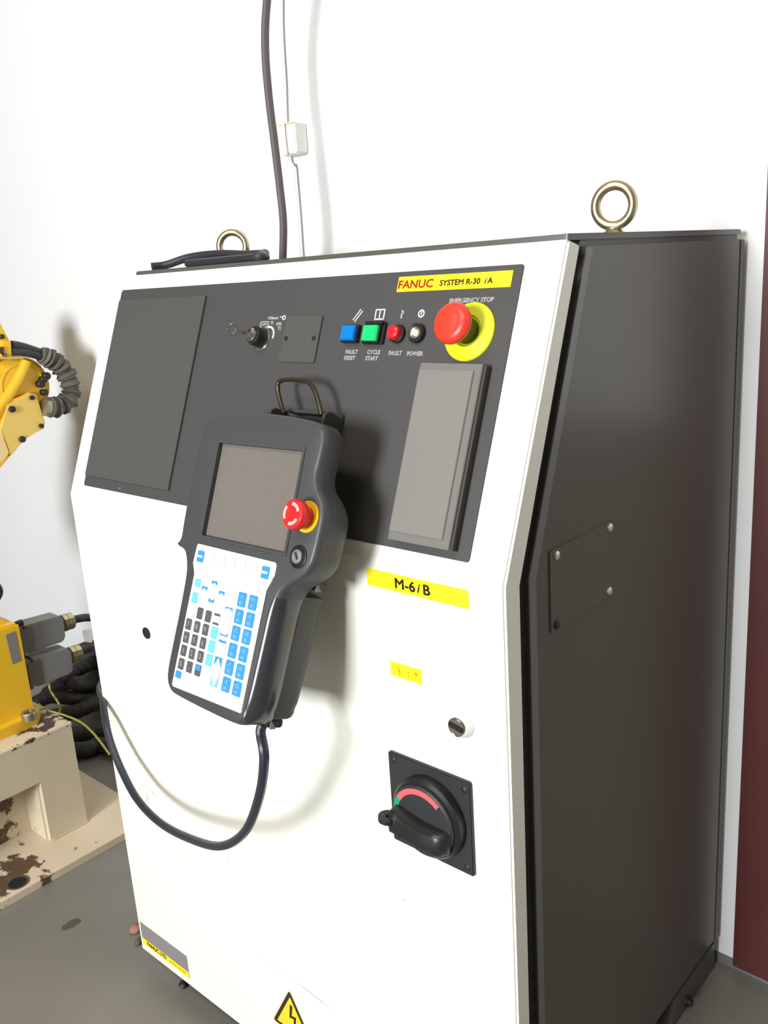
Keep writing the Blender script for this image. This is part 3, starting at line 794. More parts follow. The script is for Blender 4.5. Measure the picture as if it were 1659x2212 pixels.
for a_ in ((0.0045, 0.0, 0.0100, 0.0), (0.0030, -0.0006, 0.0068, -0.0012), (0.0012, -0.0022, 0.0038, -0.0040), (0.0003, -0.0045, 0.0018, -0.0078), (0.0, -0.0080, 0.0005, -0.0125),
           (0.0, -0.0140, 0.0, -0.0190), (0.0, -0.0220, 0.0006, -0.0260), (0.0006, -0.0320, 0.0030, -0.0330), (0.0030, -0.0372, 0.0066, -0.0385), (0.0080, -0.0400, 0.0120, -0.0420)):
    secs.append(shell_section(*a_))
SXA, SXB, SYA, SYB = -0.0655, 0.0655, -0.0492, 0.0492
bm = bmesh.new()
R_ = [[bm.verts.new(p) for p in s] for s in secs]
n_ = len(R_[0])
for A, B in zip(R_, R_[1:]):
    for k in range(n_): bm.faces.new((A[k], A[(k + 1) % n_], B[(k + 1) % n_], B[k]))
bm.faces.new(R_[-1])
inner = [bm.verts.new(p) for p in ((SXA, SYA, 0), (SXB, SYA, 0), (SXB, SYB, 0), (SXA, SYB, 0))]
deep = [bm.verts.new((v.co.x, v.co.y, -0.0050)) for v in inner]
ie = [bm.edges.new((inner[i], inner[(i + 1) % 4])) for i in range(4)]
oe = [bm.edges.get((R_[0][k], R_[0][(k + 1) % n_])) for k in range(n_)]
bmesh.ops.triangle_fill(bm, use_beauty=True, use_dissolve=False, edges=ie + oe)
for i in range(4): bm.faces.new((inner[i], inner[(i + 1) % 4], deep[(i + 1) % 4], deep[i]))
bm.faces.new(deep)
hs = finish('housing', bm, M['pendant'], pend, FP, angle=40)
hs.data.materials.append(M['pendant_gloss'])
for p_ in hs.data.polygons:
    c_ = p_.center
    if rb_(c_.x + 0.004, c_.y) > 0.35 and c_.z < -0.0001 and c_.x > 0.03: p_.material_index = 1
# rear battery-side housing behind the grip
bm = bmesh.new()
BP = [(-0.060, -0.214), (0.040, -0.216), (0.054, -0.205), (0.058, -0.180), (0.0625, -0.120), (0.0625, -0.098), (0.056, -0.086), (-0.060, -0.086)]
BC = [(v.x, v.y) for v in catmull([(p[0], p[1], 0) for p in BP], 5, closed=True)]
cx_, cy_ = -0.002, -0.15
def sc2(C, s): return [(cx_ + (x - cx_) * s, cy_ + (y - cy_) * s) for x, y in C]
loft(bm, [[(x, y, h) for x, y in sc2(BC, s)] for s, h in ((1.0, -0.036), (1.0, -0.056), (0.985, -0.061), (0.95, -0.065), (0.88, -0.067))])
finish('rear_housing', bm, M['pendant_back'], pend, FP, angle=40)
# strap anchors
for ax, ay, az in ((0.0690, -0.0760, -0.046), (0.0400, -0.2180, -0.046)):
    bm = bmesh.new(); box(bm, ax - 0.008, ax + 0.010, ay - 0.005, ay + 0.0035, az - 0.008, az + 0.010, 0.0015)
    so = finish('strap_anchor', bm, M['black_plastic'], pend, FP)
    bm = bmesh.new(); prism(bm, [(0.0, -0.0045), (0.0, 0.0045), (0.0075, -0.0045)], 0, 0.0012)
    finish('clip', bm, M['conn_grey'], so, FP @ frame((ax + 0.0102, ay - 0.001, az + 0.010), (0, 0, -1), (0, 1, 0), (1, 0, 0)))
# screen
bm = bmesh.new(); box(bm, SXA + 0.0002, SXB - 0.0002, SYA + 0.0002, SYB - 0.0002, -0.0049, -0.0042)
finish('screen', bm, M['screen'], pend, FP, smooth=False, label='blank grey display')
bm = bmesh.new()
LO = rrect(SXA - 0.0105, SXB + 0.0035, SYA - 0.0030, SYB + 0.0040, 0.003, 3); LI = rrect(SXA, SXB, SYA, SYB, 0.0006, 3)
for (za, zb_) in ((0.0001, 0.0009),):
    a = [bm.verts.new((*p, za)) for p in LO]; b = [bm.verts.new((*p, zb_)) for p in offs(LO, 0.0)]; c = [bm.verts.new((*p, zb_)) for p in LI]; d = [bm.verts.new((*p, za)) for p in LI]
    N_ = len(LO)
    for P_, Q_ in ((a, b), (b, c), (c, d)):
        for i in range(N_): bm.faces.new((P_[i], P_[(i + 1) % N_], Q_[(i + 1) % N_], Q_[i]))
finish('screen_bezel', bm, M['pendant'], pend, FP, angle=30)
# specks of dust on the glass are left to the material; keypad foil
KP = [(-0.0700, -0.0605), (-0.0685, -0.0590), (0.0560, -0.0600), (0.0585, -0.0620), (0.0585, -0.0735), (0.0510, -0.0880), (0.0478, -0.2060), (0.0460, -0.2080), (-0.0660, -0.2095), (-0.0685, -0.2080), (-0.0655, -0.1000), (-0.0650, -0.0900), (-0.0715, -0.0795)]
bm = bmesh.new(); prism(bm, KP, 0.0, 0.0012, 0.0004)
finish('keypad_foil', bm, M['keypad'], pend, FP)
# keys
def key(x, y, w, h, m, marks=(), texts=(), outline=None, label=None):
    bm = bmesh.new(); prism(bm, rrect(-w / 2, w / 2, -h / 2, h / 2, 0.0012, 2), 0, 0.0009, 0.0003, 1)
    mw = FP @ T(x, y, 0.0012)
    if outline: 
        o = finish('key', bm, outline, pend, mw)
        bm = bmesh.new(); prism(bm, rrect(-w / 2 + .0007, w / 2 - .0007, -h / 2 + .0007, h / 2 - .0007, 0.0009, 2), 0.0009, 0.0011)
        finish('key_face', bm, m, o, mw)
    else:
        o = finish('key', bm, m, pend, mw)
    if label: o['label'] = label
    for pts, mm in marks:
        bm = bmesh.new(); prism(bm, pts, 0.0009, 0.0013)
        finish('legend', bm, mm, o, mw, smooth=False)
    for body, tx, ty, s, mm in texts:
        text('legend', body, s, o, mw @ T(tx, ty, 0.0011), mm, bold=0.00006, depth=0.0001)
    return o
W_, C_, D_, B_ = M['white_label'], M['key_cyan'], M['key_dark'], M['key_blue']
pale = mat('pale_blue_ink', (196, 226, 250), 0.5)
jog = [('-X', '(J1)'), ('-Y', '(J2)'), ('-Z', '(J3)'), ('-X', '(J4)'), ('-Y', '(J5)'), ('-Z', '(J6)')]
rows = (-0.1028, -0.1197, -0.1363, -0.1533, -0.1702, -0.1870)
for i, y in enumerate(rows):
    for sgn, x in (('-', 0.0186), ('+', 0.0356)):
        a_, b_ = jog[i]
        key(x, y, 0.0124, 0.0143, B_, texts=((sgn + a_[1], 0, 0.0026, 0.0052, pale), (b_, 0, -0.0032, 0.0038, pale)), label='blue jog key')
tri_ = [(-0.0056, 0.0066), (-0.0056, 0.0010), (-0.0008, 0.0048), (0.0008, 0.0048), (0.0056, 0.0010), (0.0056, 0.0066)]
arch = [(-0.0056, 0.0062), (-0.0056, 0.0026), (-0.0030, 0.0048), (0.0030, 0.0048), (0.0056, 0.0026), (0.0056, 0.0062)]
def vf(p): return [(a, -b) for a, b in p]
spec = ((0.0022, rows[0], []), (0.0022, rows[1], [(arch, B_)]), (0.0018, rows[2], [(vf(arch), B_)]),
        (0.0014, rows[3], [([(-0.0056, 0.0064), (-0.0056, 0.0040), (0.0056, 0.0040), (0.0056, 0.0064)], B_)]),
        (0.0008, rows[4], [([(-0.0056, 0.0064), (-0.0056, -0.0030), (0.0, 0.0056), (0.0056, -0.0030), (0.0056, 0.0064)], B_)]),
        (0.0002, rows[5], [([(-0.0056, 0.0050), (-0.0056, -0.0064), (0.0056, -0.0064), (0.0056, 0.0050), (0.0015, -0.0050), (-0.0015, -0.0050)], C_)]))
for x, y, mk in spec:
    key(x, y, 0.0122, 0.0143, M['key_white'], marks=mk, outline=M['key_line'], label='white key with blue mark' if mk else None)
nums = (('7', '8', '9'), ('4', '5', '6'), ('1', '2', '3'), ('0', '.', ''))
NR = (-0.1424, -0.1562, -0.1701, -0.1841); NC = (-0.0585, -0.0439, -0.0293)
for i in range(4):
    for j in range(3):
        mk = [([(-0.0046, 0.0056), (-0.0046, 0.0002), (0.0046, 0.0002), (0.0046, 0.0056)], B_)] if (i == 3 and j == 2) else []
        tx = ((nums[i][j], 0, 0.0, 0.0075, M['white_ink']),) if nums[i][j] else ()
        key(NC[j], NR[i], 0.0094, 0.0115, D_, marks=mk, texts=tx, label='dark grey number key' if tx else 'blue and dark grey key')
for i in range(3): key(-0.0147, NR[i] - 0.0002, 0.0100, 0.0120, C_, label='light blue key')
bar = lambda s: [(-0.0046, s * 0.0056), (-0.0046, s * 0.0034), (0.0046, s * 0.0034), (0.0046, s * 0.0056)]
key(-0.0570, -0.1280, 0.0094, 0.0115, M['key_white'], outline=M['key_line'])
key(-0.0432, -0.1282, 0.0094, 0.0118, D_, label='dark grey key'); key(-0.0288, -0.1286, 0.0094, 0.0118, D_, label='dark grey key')
key(-0.0142, -0.1287, 0.0098, 0.0118, M['key_white'], marks=[(bar(1), D_), (bar(-1), D_)], outline=M['key_line'], label='white key with dark bars')
for x, y in ((-0.0598, -0.0712), (0.0455, -0.0715)):
    key(x, y, 0.0112, 0.0120, B_, marks=[([(-0.0040, 0.0012), (-0.0040, -0.0012), (0.0040, -0.0012), (0.0040, 0.0012)], pale)], label='blue key')
for x in (-0.0420, -0.0245, -0.0075, 0.0095, 0.0268): key(x, -0.0695, 0.0105, 0.0100, M['key_white'], outline=M['key_line'])
key(-0.0507, -0.0866, 0.0100, 0.0110, M['key_white'], outline=M['key_line']); key(0.0352, -0.0875, 0.0105, 0.0115, M['key_white'], outline=M['key_line'])
key(-0.0566, -0.1143, 0.0092, 0.0112, C_, label='light blue key')
key(-0.0560, -0.0987, 0.0090, 0.0086, C_, label='light blue key')
key(-0.0600, -0.1955, 0.0098, 0.0075, B_, label='small blue key')
for x, y, r in ((-0.0276, -0.0950, 0), (-0.0421, -0.1030, 0), (-0.0133, -0.1030, 0), (-0.0278, -0.1110, 180)):
    p = [(-0.0046, 0.0030), (-0.0046, -0.0012), (0, 0.0012), (0.0046, -0.0012), (0.0046, 0.0030)]
    if r: p = vf(p)
    key(x, y, 0.0110, 0.0075, M['key_white'], marks=[(p, B_)], label='cursor key')
# pendant emergency stop
pe = FP @ T(0.0885, -0.0118, 0)
bm = bmesh.new(); lathe(bm, [(0.0152, 0), (0.0152, 0.0012), (0.0146, 0.0020), (0.0100, 0.0020), (0, 0.0020)], 36)
pr_ = finish('emergency_stop', bm, M['yellow_ring'], pend, pe, label='red emergency stop on yellow ring')
bm = bmesh.new(); lathe(bm, [(0.0098, 0.0020), (0.0108, 0.0085), (0.0128, 0.0100), (0.0146, 0.0130), (0.0146, 0.0172), (0.0134, 0.0198), (0.0100, 0.0210), (0, 0.0212)], 40)
finish('mushroom_cap', bm, M['red_pend'], pr_, pe)
for a0 in (20, 140, 260):
    bm = bmesh.new(); ring_pts(bm, 0, 0, 0.0076, 0.0108, a0, a0 + 75, 0.0206, 0.0213, 12)
    finish('arrow_mark', bm, M['pale_mark'], pr_, pe)
# enable knob
pk = FP @ T(0.0862, -0.0500, 0)
bm = bmesh.new(); lathe(bm, [(0.0112, 0), (0.0112, 0.0010), (0.0098, 0.0014), (0.0088, 0.0004), (0, 0.0004)], 32)
kk = finish('enable_switch', bm, M['black_plastic'], pend, pk, label='round black and grey selector')
bm = bmesh.new(); lathe(bm, [(0.0066, 0.0004), (0.0066, 0.0030), (0.0054, 0.0038), (0.0044, 0.0028), (0, 0.0028)], 28)
finish('knob', bm, M['conn_grey'], kk, pk)
bm = bmesh.new(); box(bm, -0.0012, 0.0012, -0.0030, 0.0044, 0.0028, 0.0042, 0.0004)
finish('pointer', bm, M['conn_dark'], kk, pk @ Matrix.Rotation(math.radians(35), 4, 'Z'))

# pendant cable looping back round the left edge of the door
c0 = FP @ Vector((0.0352, -0.2235, -0.040))
c1 = FP @ Vector((0.0350, -0.2320, -0.040))
loop = [tuple(c0), tuple(c1), (0.5279, -0.1180, 0.6280), (0.5025, -0.1100, 0.5725), (0.4577, -0.1000, 0.5073), (0.3958, -0.0900, 0.4565), (0.3158, -0.0750, 0.4217), (0.2201, -0.0600, 0.3977), (0.1457, -0.0480, 0.3994), (0.0942, -0.0380, 0.4242), (0.0603, -0.0300, 0.4552), (0.0374, -0.0200, 0.4773), (0.0010, 0.0000, 0.4921), (-0.0844, 0.0500, 0.4794), (-0.020, 0.10, 0.56), (0.006, 0.13, 0.62)]
cable_thing('pendant_cable', loop, 0.0052, M['cable_blue'], 'black pendant cable hanging in a wide loop before the ivory door', n=10)

# ================================================================== ROBOT PEDESTAL
PX = -0.443
ped = thing('robot_pedestal', 'chipped ivory steel pedestal on an oily floor plate at the left edge', 'pedestal', T(-0.6, -0.1, 0))
bm = bmesh.new(); box(bm, -0.92, -0.343, -0.46, 0.257, 0.0, 0.0155, 0.0005)
bp_ = finish('floor_plate', bm, M['baseplate'], ped, I4, label='ivory floor plate with dark oil stain')
bm = bmesh.new()
# side cheeks with a cut-out between legs, built from walls
zt = 0.240
box(bm, PX - 0.012, PX, 0.075, 0.157, 0.0155, zt)          # right-hand leg of the near face
box(bm, PX - 0.012, PX, -0.36, 0.075, 0.150, zt)           # lintel of the near face
box(bm, PX - 0.012, PX, -0.36, -0.28, 0.0155, 0.150)
box(bm, -0.82, PX - 0.012, 0.145, 0.157, 0.0155, zt)       # rear wall
box(bm, -0.82, PX - 0.012, -0.36, -0.348, 0.0155, zt)
box(bm, -0.82, -0.808, -0.348, 0.145, 0.0155, zt)
box(bm, PX - 0.075, PX - 0.012, 0.071, 0.083, 0.0155, 0.150)   # jamb of the opening
box(bm, PX - 0.081, PX - 0.075, -0.30, 0.083, 0.0155, 0.150)   # inner web
finish('column', bm, M['pedestal'], ped, I4, smooth=False)
bm = bmesh.new(); box(bm, -0.8225, PX + 0.0005, -0.3625, 0.1595, zt - 0.001, zt + 0.006, 0.001)
finish('top_plate', bm, M['pedestal_top'], ped, I4)
bm = bmesh.new(); lathe(bm, [(0.017, 0), (0.017, 0.0006), (0.0115, 0.0008), (0.0110, 0.0002), (0, 0.0002)], 24)
finish('anchor_hole', bm, M['gap'], ped, T(*(-0.3713, -0.0328, 0.0160)))
bm = bmesh.new(); lathe(bm, [(0.022, 0), (0.022, 0.0012), (0.0125, 0.0014), (0.0125, 0.0004)], 24)
finish('washer', bm, M['dull_metal'], ped, T(*(-0.3725, -0.0323, 0.0152)))
bm = bmesh.new(); box(bm, PX, PX + 0.004, 0.078, 0.157, 0.0155, 0.0195, 0.001)
finish('weld_bead', bm, M['pedestal'], ped, I4)

# ================================================================== ROBOT
BX = -0.510
rob = thing('industrial_robot', 'yellow industrial robot arm on the ivory pedestal, cut by the left frame edge', 'robot', T(-0.62, -0.1, zt))
# base flange and body
bm = bmesh.new()
prism(bm, [(-0.79, 0.060), (-0.755, 0.133), (-0.520, 0.133), (BX + 0.014, 0.115), (BX + 0.018, 0.090), (BX + 0.018, -0.300), (-0.79, -0.300)], 0.246, 0.268, 0.002)
finish('base_flange', bm, M['robot_yellow'], rob, I4)
bm = bmesh.new(); prism(bm, [(-0.75, -0.27), (-0.75, 0.117), (BX, 0.117), (BX, -0.27)], 0.268, 0.462, 0.004)
finish('base_body', bm, M['robot_yellow'], rob, I4)
bm = bmesh.new(); prism(bm, [(-0.74, -0.25), (-0.74, 0.100), (BX - 0.020, 0.100), (BX - 0.02, -0.25)], 0.462, 0.472, 0.004)
finish('base_lid', bm, M['robot_yellow'], rob, I4)
bm = bmesh.new(); lathe(bm, [(0.0145, 0), (0.0150, 0.004), (0.0150, 0.014), (0.0135, 0.016), (0.0085, 0.016), (0.0075, 0.009), (0, 0.009)], 20)
finish('socket_bolt', bm, M['dull_metal'], rob, T(*(-0.4860, 0.0947, 0.2680)))
bm = bmesh.new(); box(bm, BX, BX + 0.0006, *[0.0, 0.0001], 0.0, 0.0001); bm.clear()
q = [(-0.5100, 0.0884, 0.4468), (-0.5100, 0.1085, 0.4475), (-0.5100, 0.1097, 0.3833), (-0.5100, 0.0911, 0.3824)]
prism(bm, [(a[1], a[2]) for a in reversed(q)], 0.0, 0.0008)
finish('serial_plate', bm, M['plate_grey'], rob, frame((BX, 0, 0), (0, 1, 0), (0, 0, 1), (1, 0, 0)), smooth=False, label='silver-grey serial plate')
bm = bmesh.new(); lathe(bm, [(0.007, 0), (0.007, 0.012), (0.006, 0.013), (0, 0.013)], 16)
finish('cap_screw', bm, M['screw_dark'], rob, frame((-0.520, 0.117, 0.4560), (1, 0, 0), (0, 0, 1), (0, -1, 0)) @ Matrix.Rotation(math.pi, 4, 'X'))
# turret and lower arm, mostly outside the frame
bm = bmesh.new(); lathe(bm, [(0.105, 0.472), (0.110, 0.490), (0.110, 0.560), (0.095, 0.590), (0.0, 0.590)], 40, c=(-0.635, -0.090))
finish('turret', bm, M['robot_yellow'], rob, I4)
bm = bmesh.new(); tube(bm, catmull([(-0.635, -0.090, 0.590), (-0.66, -0.080, 0.66), (-0.76, -0.050, 0.70), (-0.8900, 0.0783, 0.6037)], 6), 0.060, 20)
finish('shoulder_link', bm, M['robot_yellow'], rob, I4)
bm = bmesh.new(); lathe(bm, [(0.024, 0), (0.024, 0.030), (0.020, 0.036), (0, 0.036)], 24)
finish('motor_cap', bm, M['maroon'], rob, frame((-0.5500, 0.0801, 0.5345), (0, 1, 0), (0, 0, 1), (1, 0, 0)))
AX = -0.850
FA = frame((AX, 0, 0), (0, 1, 0), (0, 0, 1), (1, 0, 0))     # local x = +Y, y = up, z = towards +X
def side_prism(name, pts, z0, z1, m, bev=0.003, label=None):
    bm = bmesh.new(); prism(bm, [(p[1], p[2]) for p in pts], z0, z1, bev)
    return finish(name, bm, M[m], rob, FA, label=label)
# link casting running down to the shoulder
side_prism('lower_link', [(-0.8500, 0.4053, 0.7820), (-0.8500, 0.3558, 0.7641), (-0.8500, 0.3449, 0.7540), (-0.8500, 0.2873, 0.7061), (-0.8500, 0.1768, 0.6271), (-0.8500, 0.0587, 0.5310), (-0.8500, -0.0323, 0.5883), (-0.8500, 0.0247, 0.6945), (-0.8500, 0.1796, 0.8049), (-0.8500, 0.2810, 0.8506), (-0.8500, 0.3360, 0.8550), (-0.8500, 0.3906, 0.8709)], -0.060, -0.004, 'robot_yellow')
# elbow housing
ec = (-0.8500, 0.3824, 0.8828)
bm = bmesh.new(); lathe(bm, [(0.070, -0.11), (0.0720, -0.10), (0.0720, -0.030), (0.0665, -0.018), (0.052, -0.012), (0.050, -0.016), (0, -0.016)], 40)
finish('elbow_housing', bm, M['robot_yellow'], rob, FA @ T(ec[1], ec[2], 0))
# curved rib over the housing
rb = [(-0.8500, 0.2972, 0.8216), (-0.8500, 0.3177, 0.8450), (-0.8500, 0.3511, 0.8774), (-0.8500, 0.3764, 0.9061), (-0.8500, 0.3917, 0.9287), (-0.8500, 0.3983, 0.9408)]
bm = bmesh.new(); tube(bm, catmull([(p[1], p[2], -0.012) for p in rb], 6), 0.0125, 12)
finish('rib', bm, M['robot_yellow'], rob, FA)
side_prism('shoulder_casting', [(-0.8500, 0.2669, 0.8318), (-0.8500, 0.3324, 0.8470), (-0.8500, 0.3947, 0.9198), (-0.8500, 0.4054, 0.9421), (-0.8500, 0.3689, 0.9462), (-0.8500, 0.3232, 0.9055), (-0.8500, 0.2762, 0.8826)], -0.07, -0.014, 'robot_yellow', 0.006)
side_prism('dark_motor', [(-0.8500, 0.2884, 0.8913), (-0.8500, 0.3239, 0.9096), (-0.8500, 0.3689, 0.9399), (-0.8500, 0.3525, 0.9470), (-0.8500, 0.2987, 0.9480)], -0.09, -0.03, 'conn_dark', 0.004)
# bolted cover plate
side_prism('cover_plate', [(-0.8460, 0.4125, 0.7955), (-0.8460, 0.4065, 0.7809), (-0.8460, 0.3565, 0.7665), (-0.8460, 0.3166, 0.7323), (-0.8460, 0.3043, 0.7994), (-0.8460, 0.3309, 0.8496), (-0.8460, 0.3879, 0.8671), (-0.8460, 0.4019, 0.8618)], -0.004, 0.004, 'robot_pale', 0.0015, 'pale yellow bolted cover')
side_prism('warning_sticker', [(-0.8460, 0.3125, 0.7407), (-0.8460, 0.2913, 0.7209), (-0.8460, 0.2800, 0.7609), (-0.8460, 0.3016, 0.7966)], 0.0041, 0.0047, 'sticker_cream', 0)
for u, v, r in ((27,884,1.0), (70,859,0.75), (90,920,0.75), (49,949,1.0)):
    pass
for pos, r in (((-0.8420, 0.3368, 0.8382), 0.0066), ((-0.8420, 0.3887, 0.8574), 0.0048), ((-0.8420, 0.3999, 0.7890), 0.0048), ((-0.8420, 0.3487, 0.7660), 0.0066)):
    bm = bmesh.new(); r *= 1.13; lathe(bm, [(r, 0), (r, 0.006), (r * 0.85, 0.0075), (0, 0.0075)], 14)
    finish('cap_screw', bm, M['screw_dark'], rob, FA @ T(pos[1], pos[2], 0.0040))
for pos, r in (((-0.8600, 0.4383, 0.9012), 0.0080), ((-0.8600, 0.4288, 0.8937), 0.0070), ((-0.8600, 0.4214, 0.8848), 0.0080), ((-0.8600, 0.4272, 0.8643), 0.0066)):
    bm = bmesh.new(); r *= 1.13; lathe(bm, [(r, -0.016), (r, 0.000), (r * 0.8, 0.002), (0, 0.002)], 14)
    finish('cap_screw', bm, M['screw_dark'], rob, FA @ T(pos[1], pos[2], 0))
# forearm above with cable clamp
side_prism('forearm', [(-0.8500, 0.3484, 1.0457), (-0.8500, 0.3670, 0.9915), (-0.8500, 0.3632, 0.9574), (-0.8500, 0.3320, 0.9545), (-0.8500, 0.2687, 0.9555), (-0.8500, 0.2710, 1.0238), (-0.8500, 0.3455, 1.0531)], -0.080, -0.012, 'robot_yellow')
side_prism('cable_clamp', [(-0.8420, 0.3437, 0.9927), (-0.8420, 0.3619, 0.9909), (-0.8420, 0.3591, 0.9569), (-0.8420, 0.3385, 0.9581)], -0.012, 0.006, 'robot_yellow', 0.002)
side_prism('clamp_foot', [(-0.8420, 0.3290, 0.9591), (-0.8420, 0.3913, 0.9502), (-0.8420, 0.3842, 0.9478), (-0.8420, 0.3279, 0.9530)], -0.012, 0.003, 'robot_pale', 0.001)
pos = (-0.8500, 0.3481, 1.0016)
bm = bmesh.new(); lathe(bm, [(0.0055, -0.012), (0.0055, -0.004), (0.004, -0.002), (0, -0.002)], 14)
finish('cap_screw', bm, M['screw_dark'], rob, FA @ T(pos[1], pos[2], 0))
bm = bmesh.new(); tube(bm, catmull([(-0.8420, 0.3379, 0.9788), (-0.8420, 0.3333, 0.9711), (-0.8420, 0.3382, 0.9623), (-0.8380, 0.3423, 0.9598)], 4), 0.004, 8)
finish('hose_clip', bm, M['maroon'], rob, I4)
# black cables then the dusty corrugated sleeve
for dv in (0, 1):
    pts = (((-0.8550, 0.3656, 0.9822), (-0.8550, 0.3879, 0.9758), (-0.8550, 0.4122, 0.9659), (-0.8550, 0.4377, 0.9535), (-0.8550, 0.4566, 0.9406)), ((-0.8500, 0.3603, 0.9661), (-0.8500, 0.3832, 0.9636), (-0.8500, 0.4080, 0.9568), (-0.8500, 0.4336, 0.9454), (-0.8500, 0.4525, 0.9325)))[dv]
    bm = bmesh.new(); tube(bm, catmull(pts, 5), 0.0096, 10)
    finish('arm_cable', bm, M['cable'], rob, I4)
sl_ = catmull([(-0.8500, 0.4300, 0.9512), (-0.8520, 0.4483, 0.9427), (-0.8550, 0.4688, 0.9283), (-0.8550, 0.4835, 0.9090), (-0.8550, 0.4937, 0.8832), (-0.8550, 0.4955, 0.8572), (-0.8520, 0.4831, 0.8378), (-0.8500, 0.4608, 0.8277), (-0.8450, 0.4364, 0.8272), (-0.8420, 0.4143, 0.8318)], 9)
def crinkle(t, i):
    return 0.0210 + 0.0030 * math.sin(i * 0.85) + 0.0018 * math.sin(i * 2.1 + 1.0) + 0.001 * math.sin(i * 3.3) - 0.004 * (t < 0.05)
bm = bmesh.new(); tube(bm, sl_, 0.018, 16, rfun=crinkle)
for v in bm.verts:
    d = noise.noise(v.co * 60.0) * 0.0035; v.co += Vector((d, d * 0.6, d))
finish('corrugated_sleeve', bm, M['sleeve'], rob, I4, angle=50, label='dusty crinkled cable sleeve')
bm = bmesh.new(); tube(bm, [Vector((-0.8420, 0.4121, 0.8321)), Vector((-0.8430, 0.4238, 0.8292))], 0.0215, 18)
finish('sleeve_clamp', bm, M['dull_metal'], rob, I4)
bm = bmesh.new(); tube(bm, [Vector((-0.8500, 0.4376, 0.9482)), Vector((-0.8500, 0.4418, 0.9456))], 0.0220, 18)
finish('sleeve_clamp', bm, M['conn_grey'], rob, I4)

# ---- rear connectors of the robot base: axis along +Y
def connector(x, zc, y0, tilt):
    root_mw = T(x, y0, zc) @ Matrix.Rotation(tilt, 4, 'X')
    bm = bmesh.new(); box(bm, -0.022, 0.022, -0.002, 0.016, -0.034, 0.030, 0.002)
    o = finish('plug_connector', bm, M['conn_grey'], rob, root_mw, label='grey heavy-duty plug connector')
    bm = bmesh.new(); box(bm, -0.019, 0.019, 0.016, 0.021, -0.030, 0.027, 0.001)
    finish('seal', bm, M['conn_dark'], o, root_mw)
    bm = bmesh.new()
    s0 = [(-0.022, 0.021, -0.032), (0.022, 0.021, -0.032), (0.022, 0.021, 0.029), (-0.022, 0.021, 0.029)]
    s1 = [(-0.022, 0.098, -0.030), (0.022, 0.098, -0.030), (0.022, 0.098, 0.027), (-0.022, 0.098, 0.027)]
    s2 = [(-0.020, 0.106, -0.022), (0.020, 0.106, -0.022), (0.020, 0.106, 0.020), (-0.020, 0.106, 0.020)]
    loft(bm, [s0, s1, s2]); bmesh.ops.bevel(bm, geom=list(bm.edges), offset=0.002, segments=2, affect='EDGES')
    finish('hood', bm, M['conn_grey'], o, root_mw)
    bm = bmesh.new(); box(bm, 0.0222, 0.0240, 0.008, 0.036, -0.028, 0.024, 0.0006)
    finish('latch', bm, M['dull_metal'], o, root_mw)
    g = root_mw @ frame((0, 0.106, 0.002), (1, 0, 0), (0, 0, -1), (0, 1, 0))
    bm = bmesh.new(); lathe(bm, [(0.0135, -0.003), (0.0135, 0.005), (0.0185, 0.006), (0.0185, 0.015), (0.0165, 0.016), (0.0180, 0.017), (0.0178, 0.028), (0.0110, 0.032), (0, 0.032)], 10)
    finish('cable_gland', bm, M['zinc'], o, g, smooth=False)
    return root_mw
ca = connector(-0.555, 0.414, 0.117, math.radians(-2))
cb = connector(-0.545, 0.343, 0.117, math.radians(-2))

# ================================================================== CABLES BEHIND THE ROBOT
a0 = ca @ Vector((0, 0.1385, 0.002)); 
cable_thing('robot_power_cable', [tuple(a0), tuple(ca @ Vector((0, 0.150, 0.001))), (-0.557, 0.290, 0.404), (-0.55, 0.325, 0.388), (-0.50, 0.37, 0.34), (-0.40, 0.42, 0.20), (-0.25, 0.47, 0.05), (-0.05, 0.48, 0.03)], 0.0085, M['cable'], 'black cable leaving the upper grey plug of the yellow robot base')
a1 = cb @ Vector((0, 0.1385, 0.002))
cable_thing('robot_signal_cable', [tuple(a1), tuple(cb @ Vector((0, 0.152, 0.002))), (-0.540, 0.290, 0.336), (-0.50, 0.34, 0.28), (-0.42, 0.41, 0.16), (-0.25, 0.44, 0.04), (-0.05, 0.44, 0.02)], 0.0085, M['cable'], 'black cable leaving the lower grey plug of the yellow robot base')
bm = bmesh.new(); prism(bm, [(0, 0), (0.026, -0.002), (0.030, -0.020), (0.016, -0.034), (0.000, -0.026)], 0, 0.0012)
tag(finish('cable_tag', bm, M['white_pvc'], None, frame((-0.5530, 0.2701, 0.3816), (0, 1, 0), (0, 0, 1), (1, 0, 0)), smooth=False), 'small off-white paper tag hanging on the upper robot cable', 'tag')
# corrugated hoses lying on the floor
def corr(t, i): return 0.0195 - 0.0016 * (i % 5 == 0)
def hose(pts, label, r=None):
    bm = bmesh.new(); tube(bm, catmull(pts, 14), 0.018, 12, rfun=corr)
    o = finish('floor_hose', bm, M['conduit'], angle=30)
    tag(o, label, 'hose', 'black hoses behind the pedestal'); return o
hose([(-0.8075, 0.3224, 0.0220), (-0.7757, 0.3616, 0.0220), (-0.7267, 0.3904, 0.0220), (-0.35, 0.47, 0.022), (-0.10, 0.50, 0.022)], 'upper of the two black hoses on the floor right of the pedestal')
hose([(-0.7487, 0.2770, 0.0220), (-0.7089, 0.3157, 0.0220), (-0.6749, 0.3557, 0.0220), (-0.35, 0.40, 0.022), (-0.10, 0.42, 0.022)], 'lower of the two black hoses on the floor right of the pedestal')
hose([(-1.0463, 0.3352, 0.0220), (-1.0050, 0.3779, 0.0500), (-0.9174, 0.4044, 0.0600), (-0.8970, 0.4518, 0.0500), (-0.9259, 0.5299, 0.0300)], 'thick black hose crossing behind the green and yellow wire')
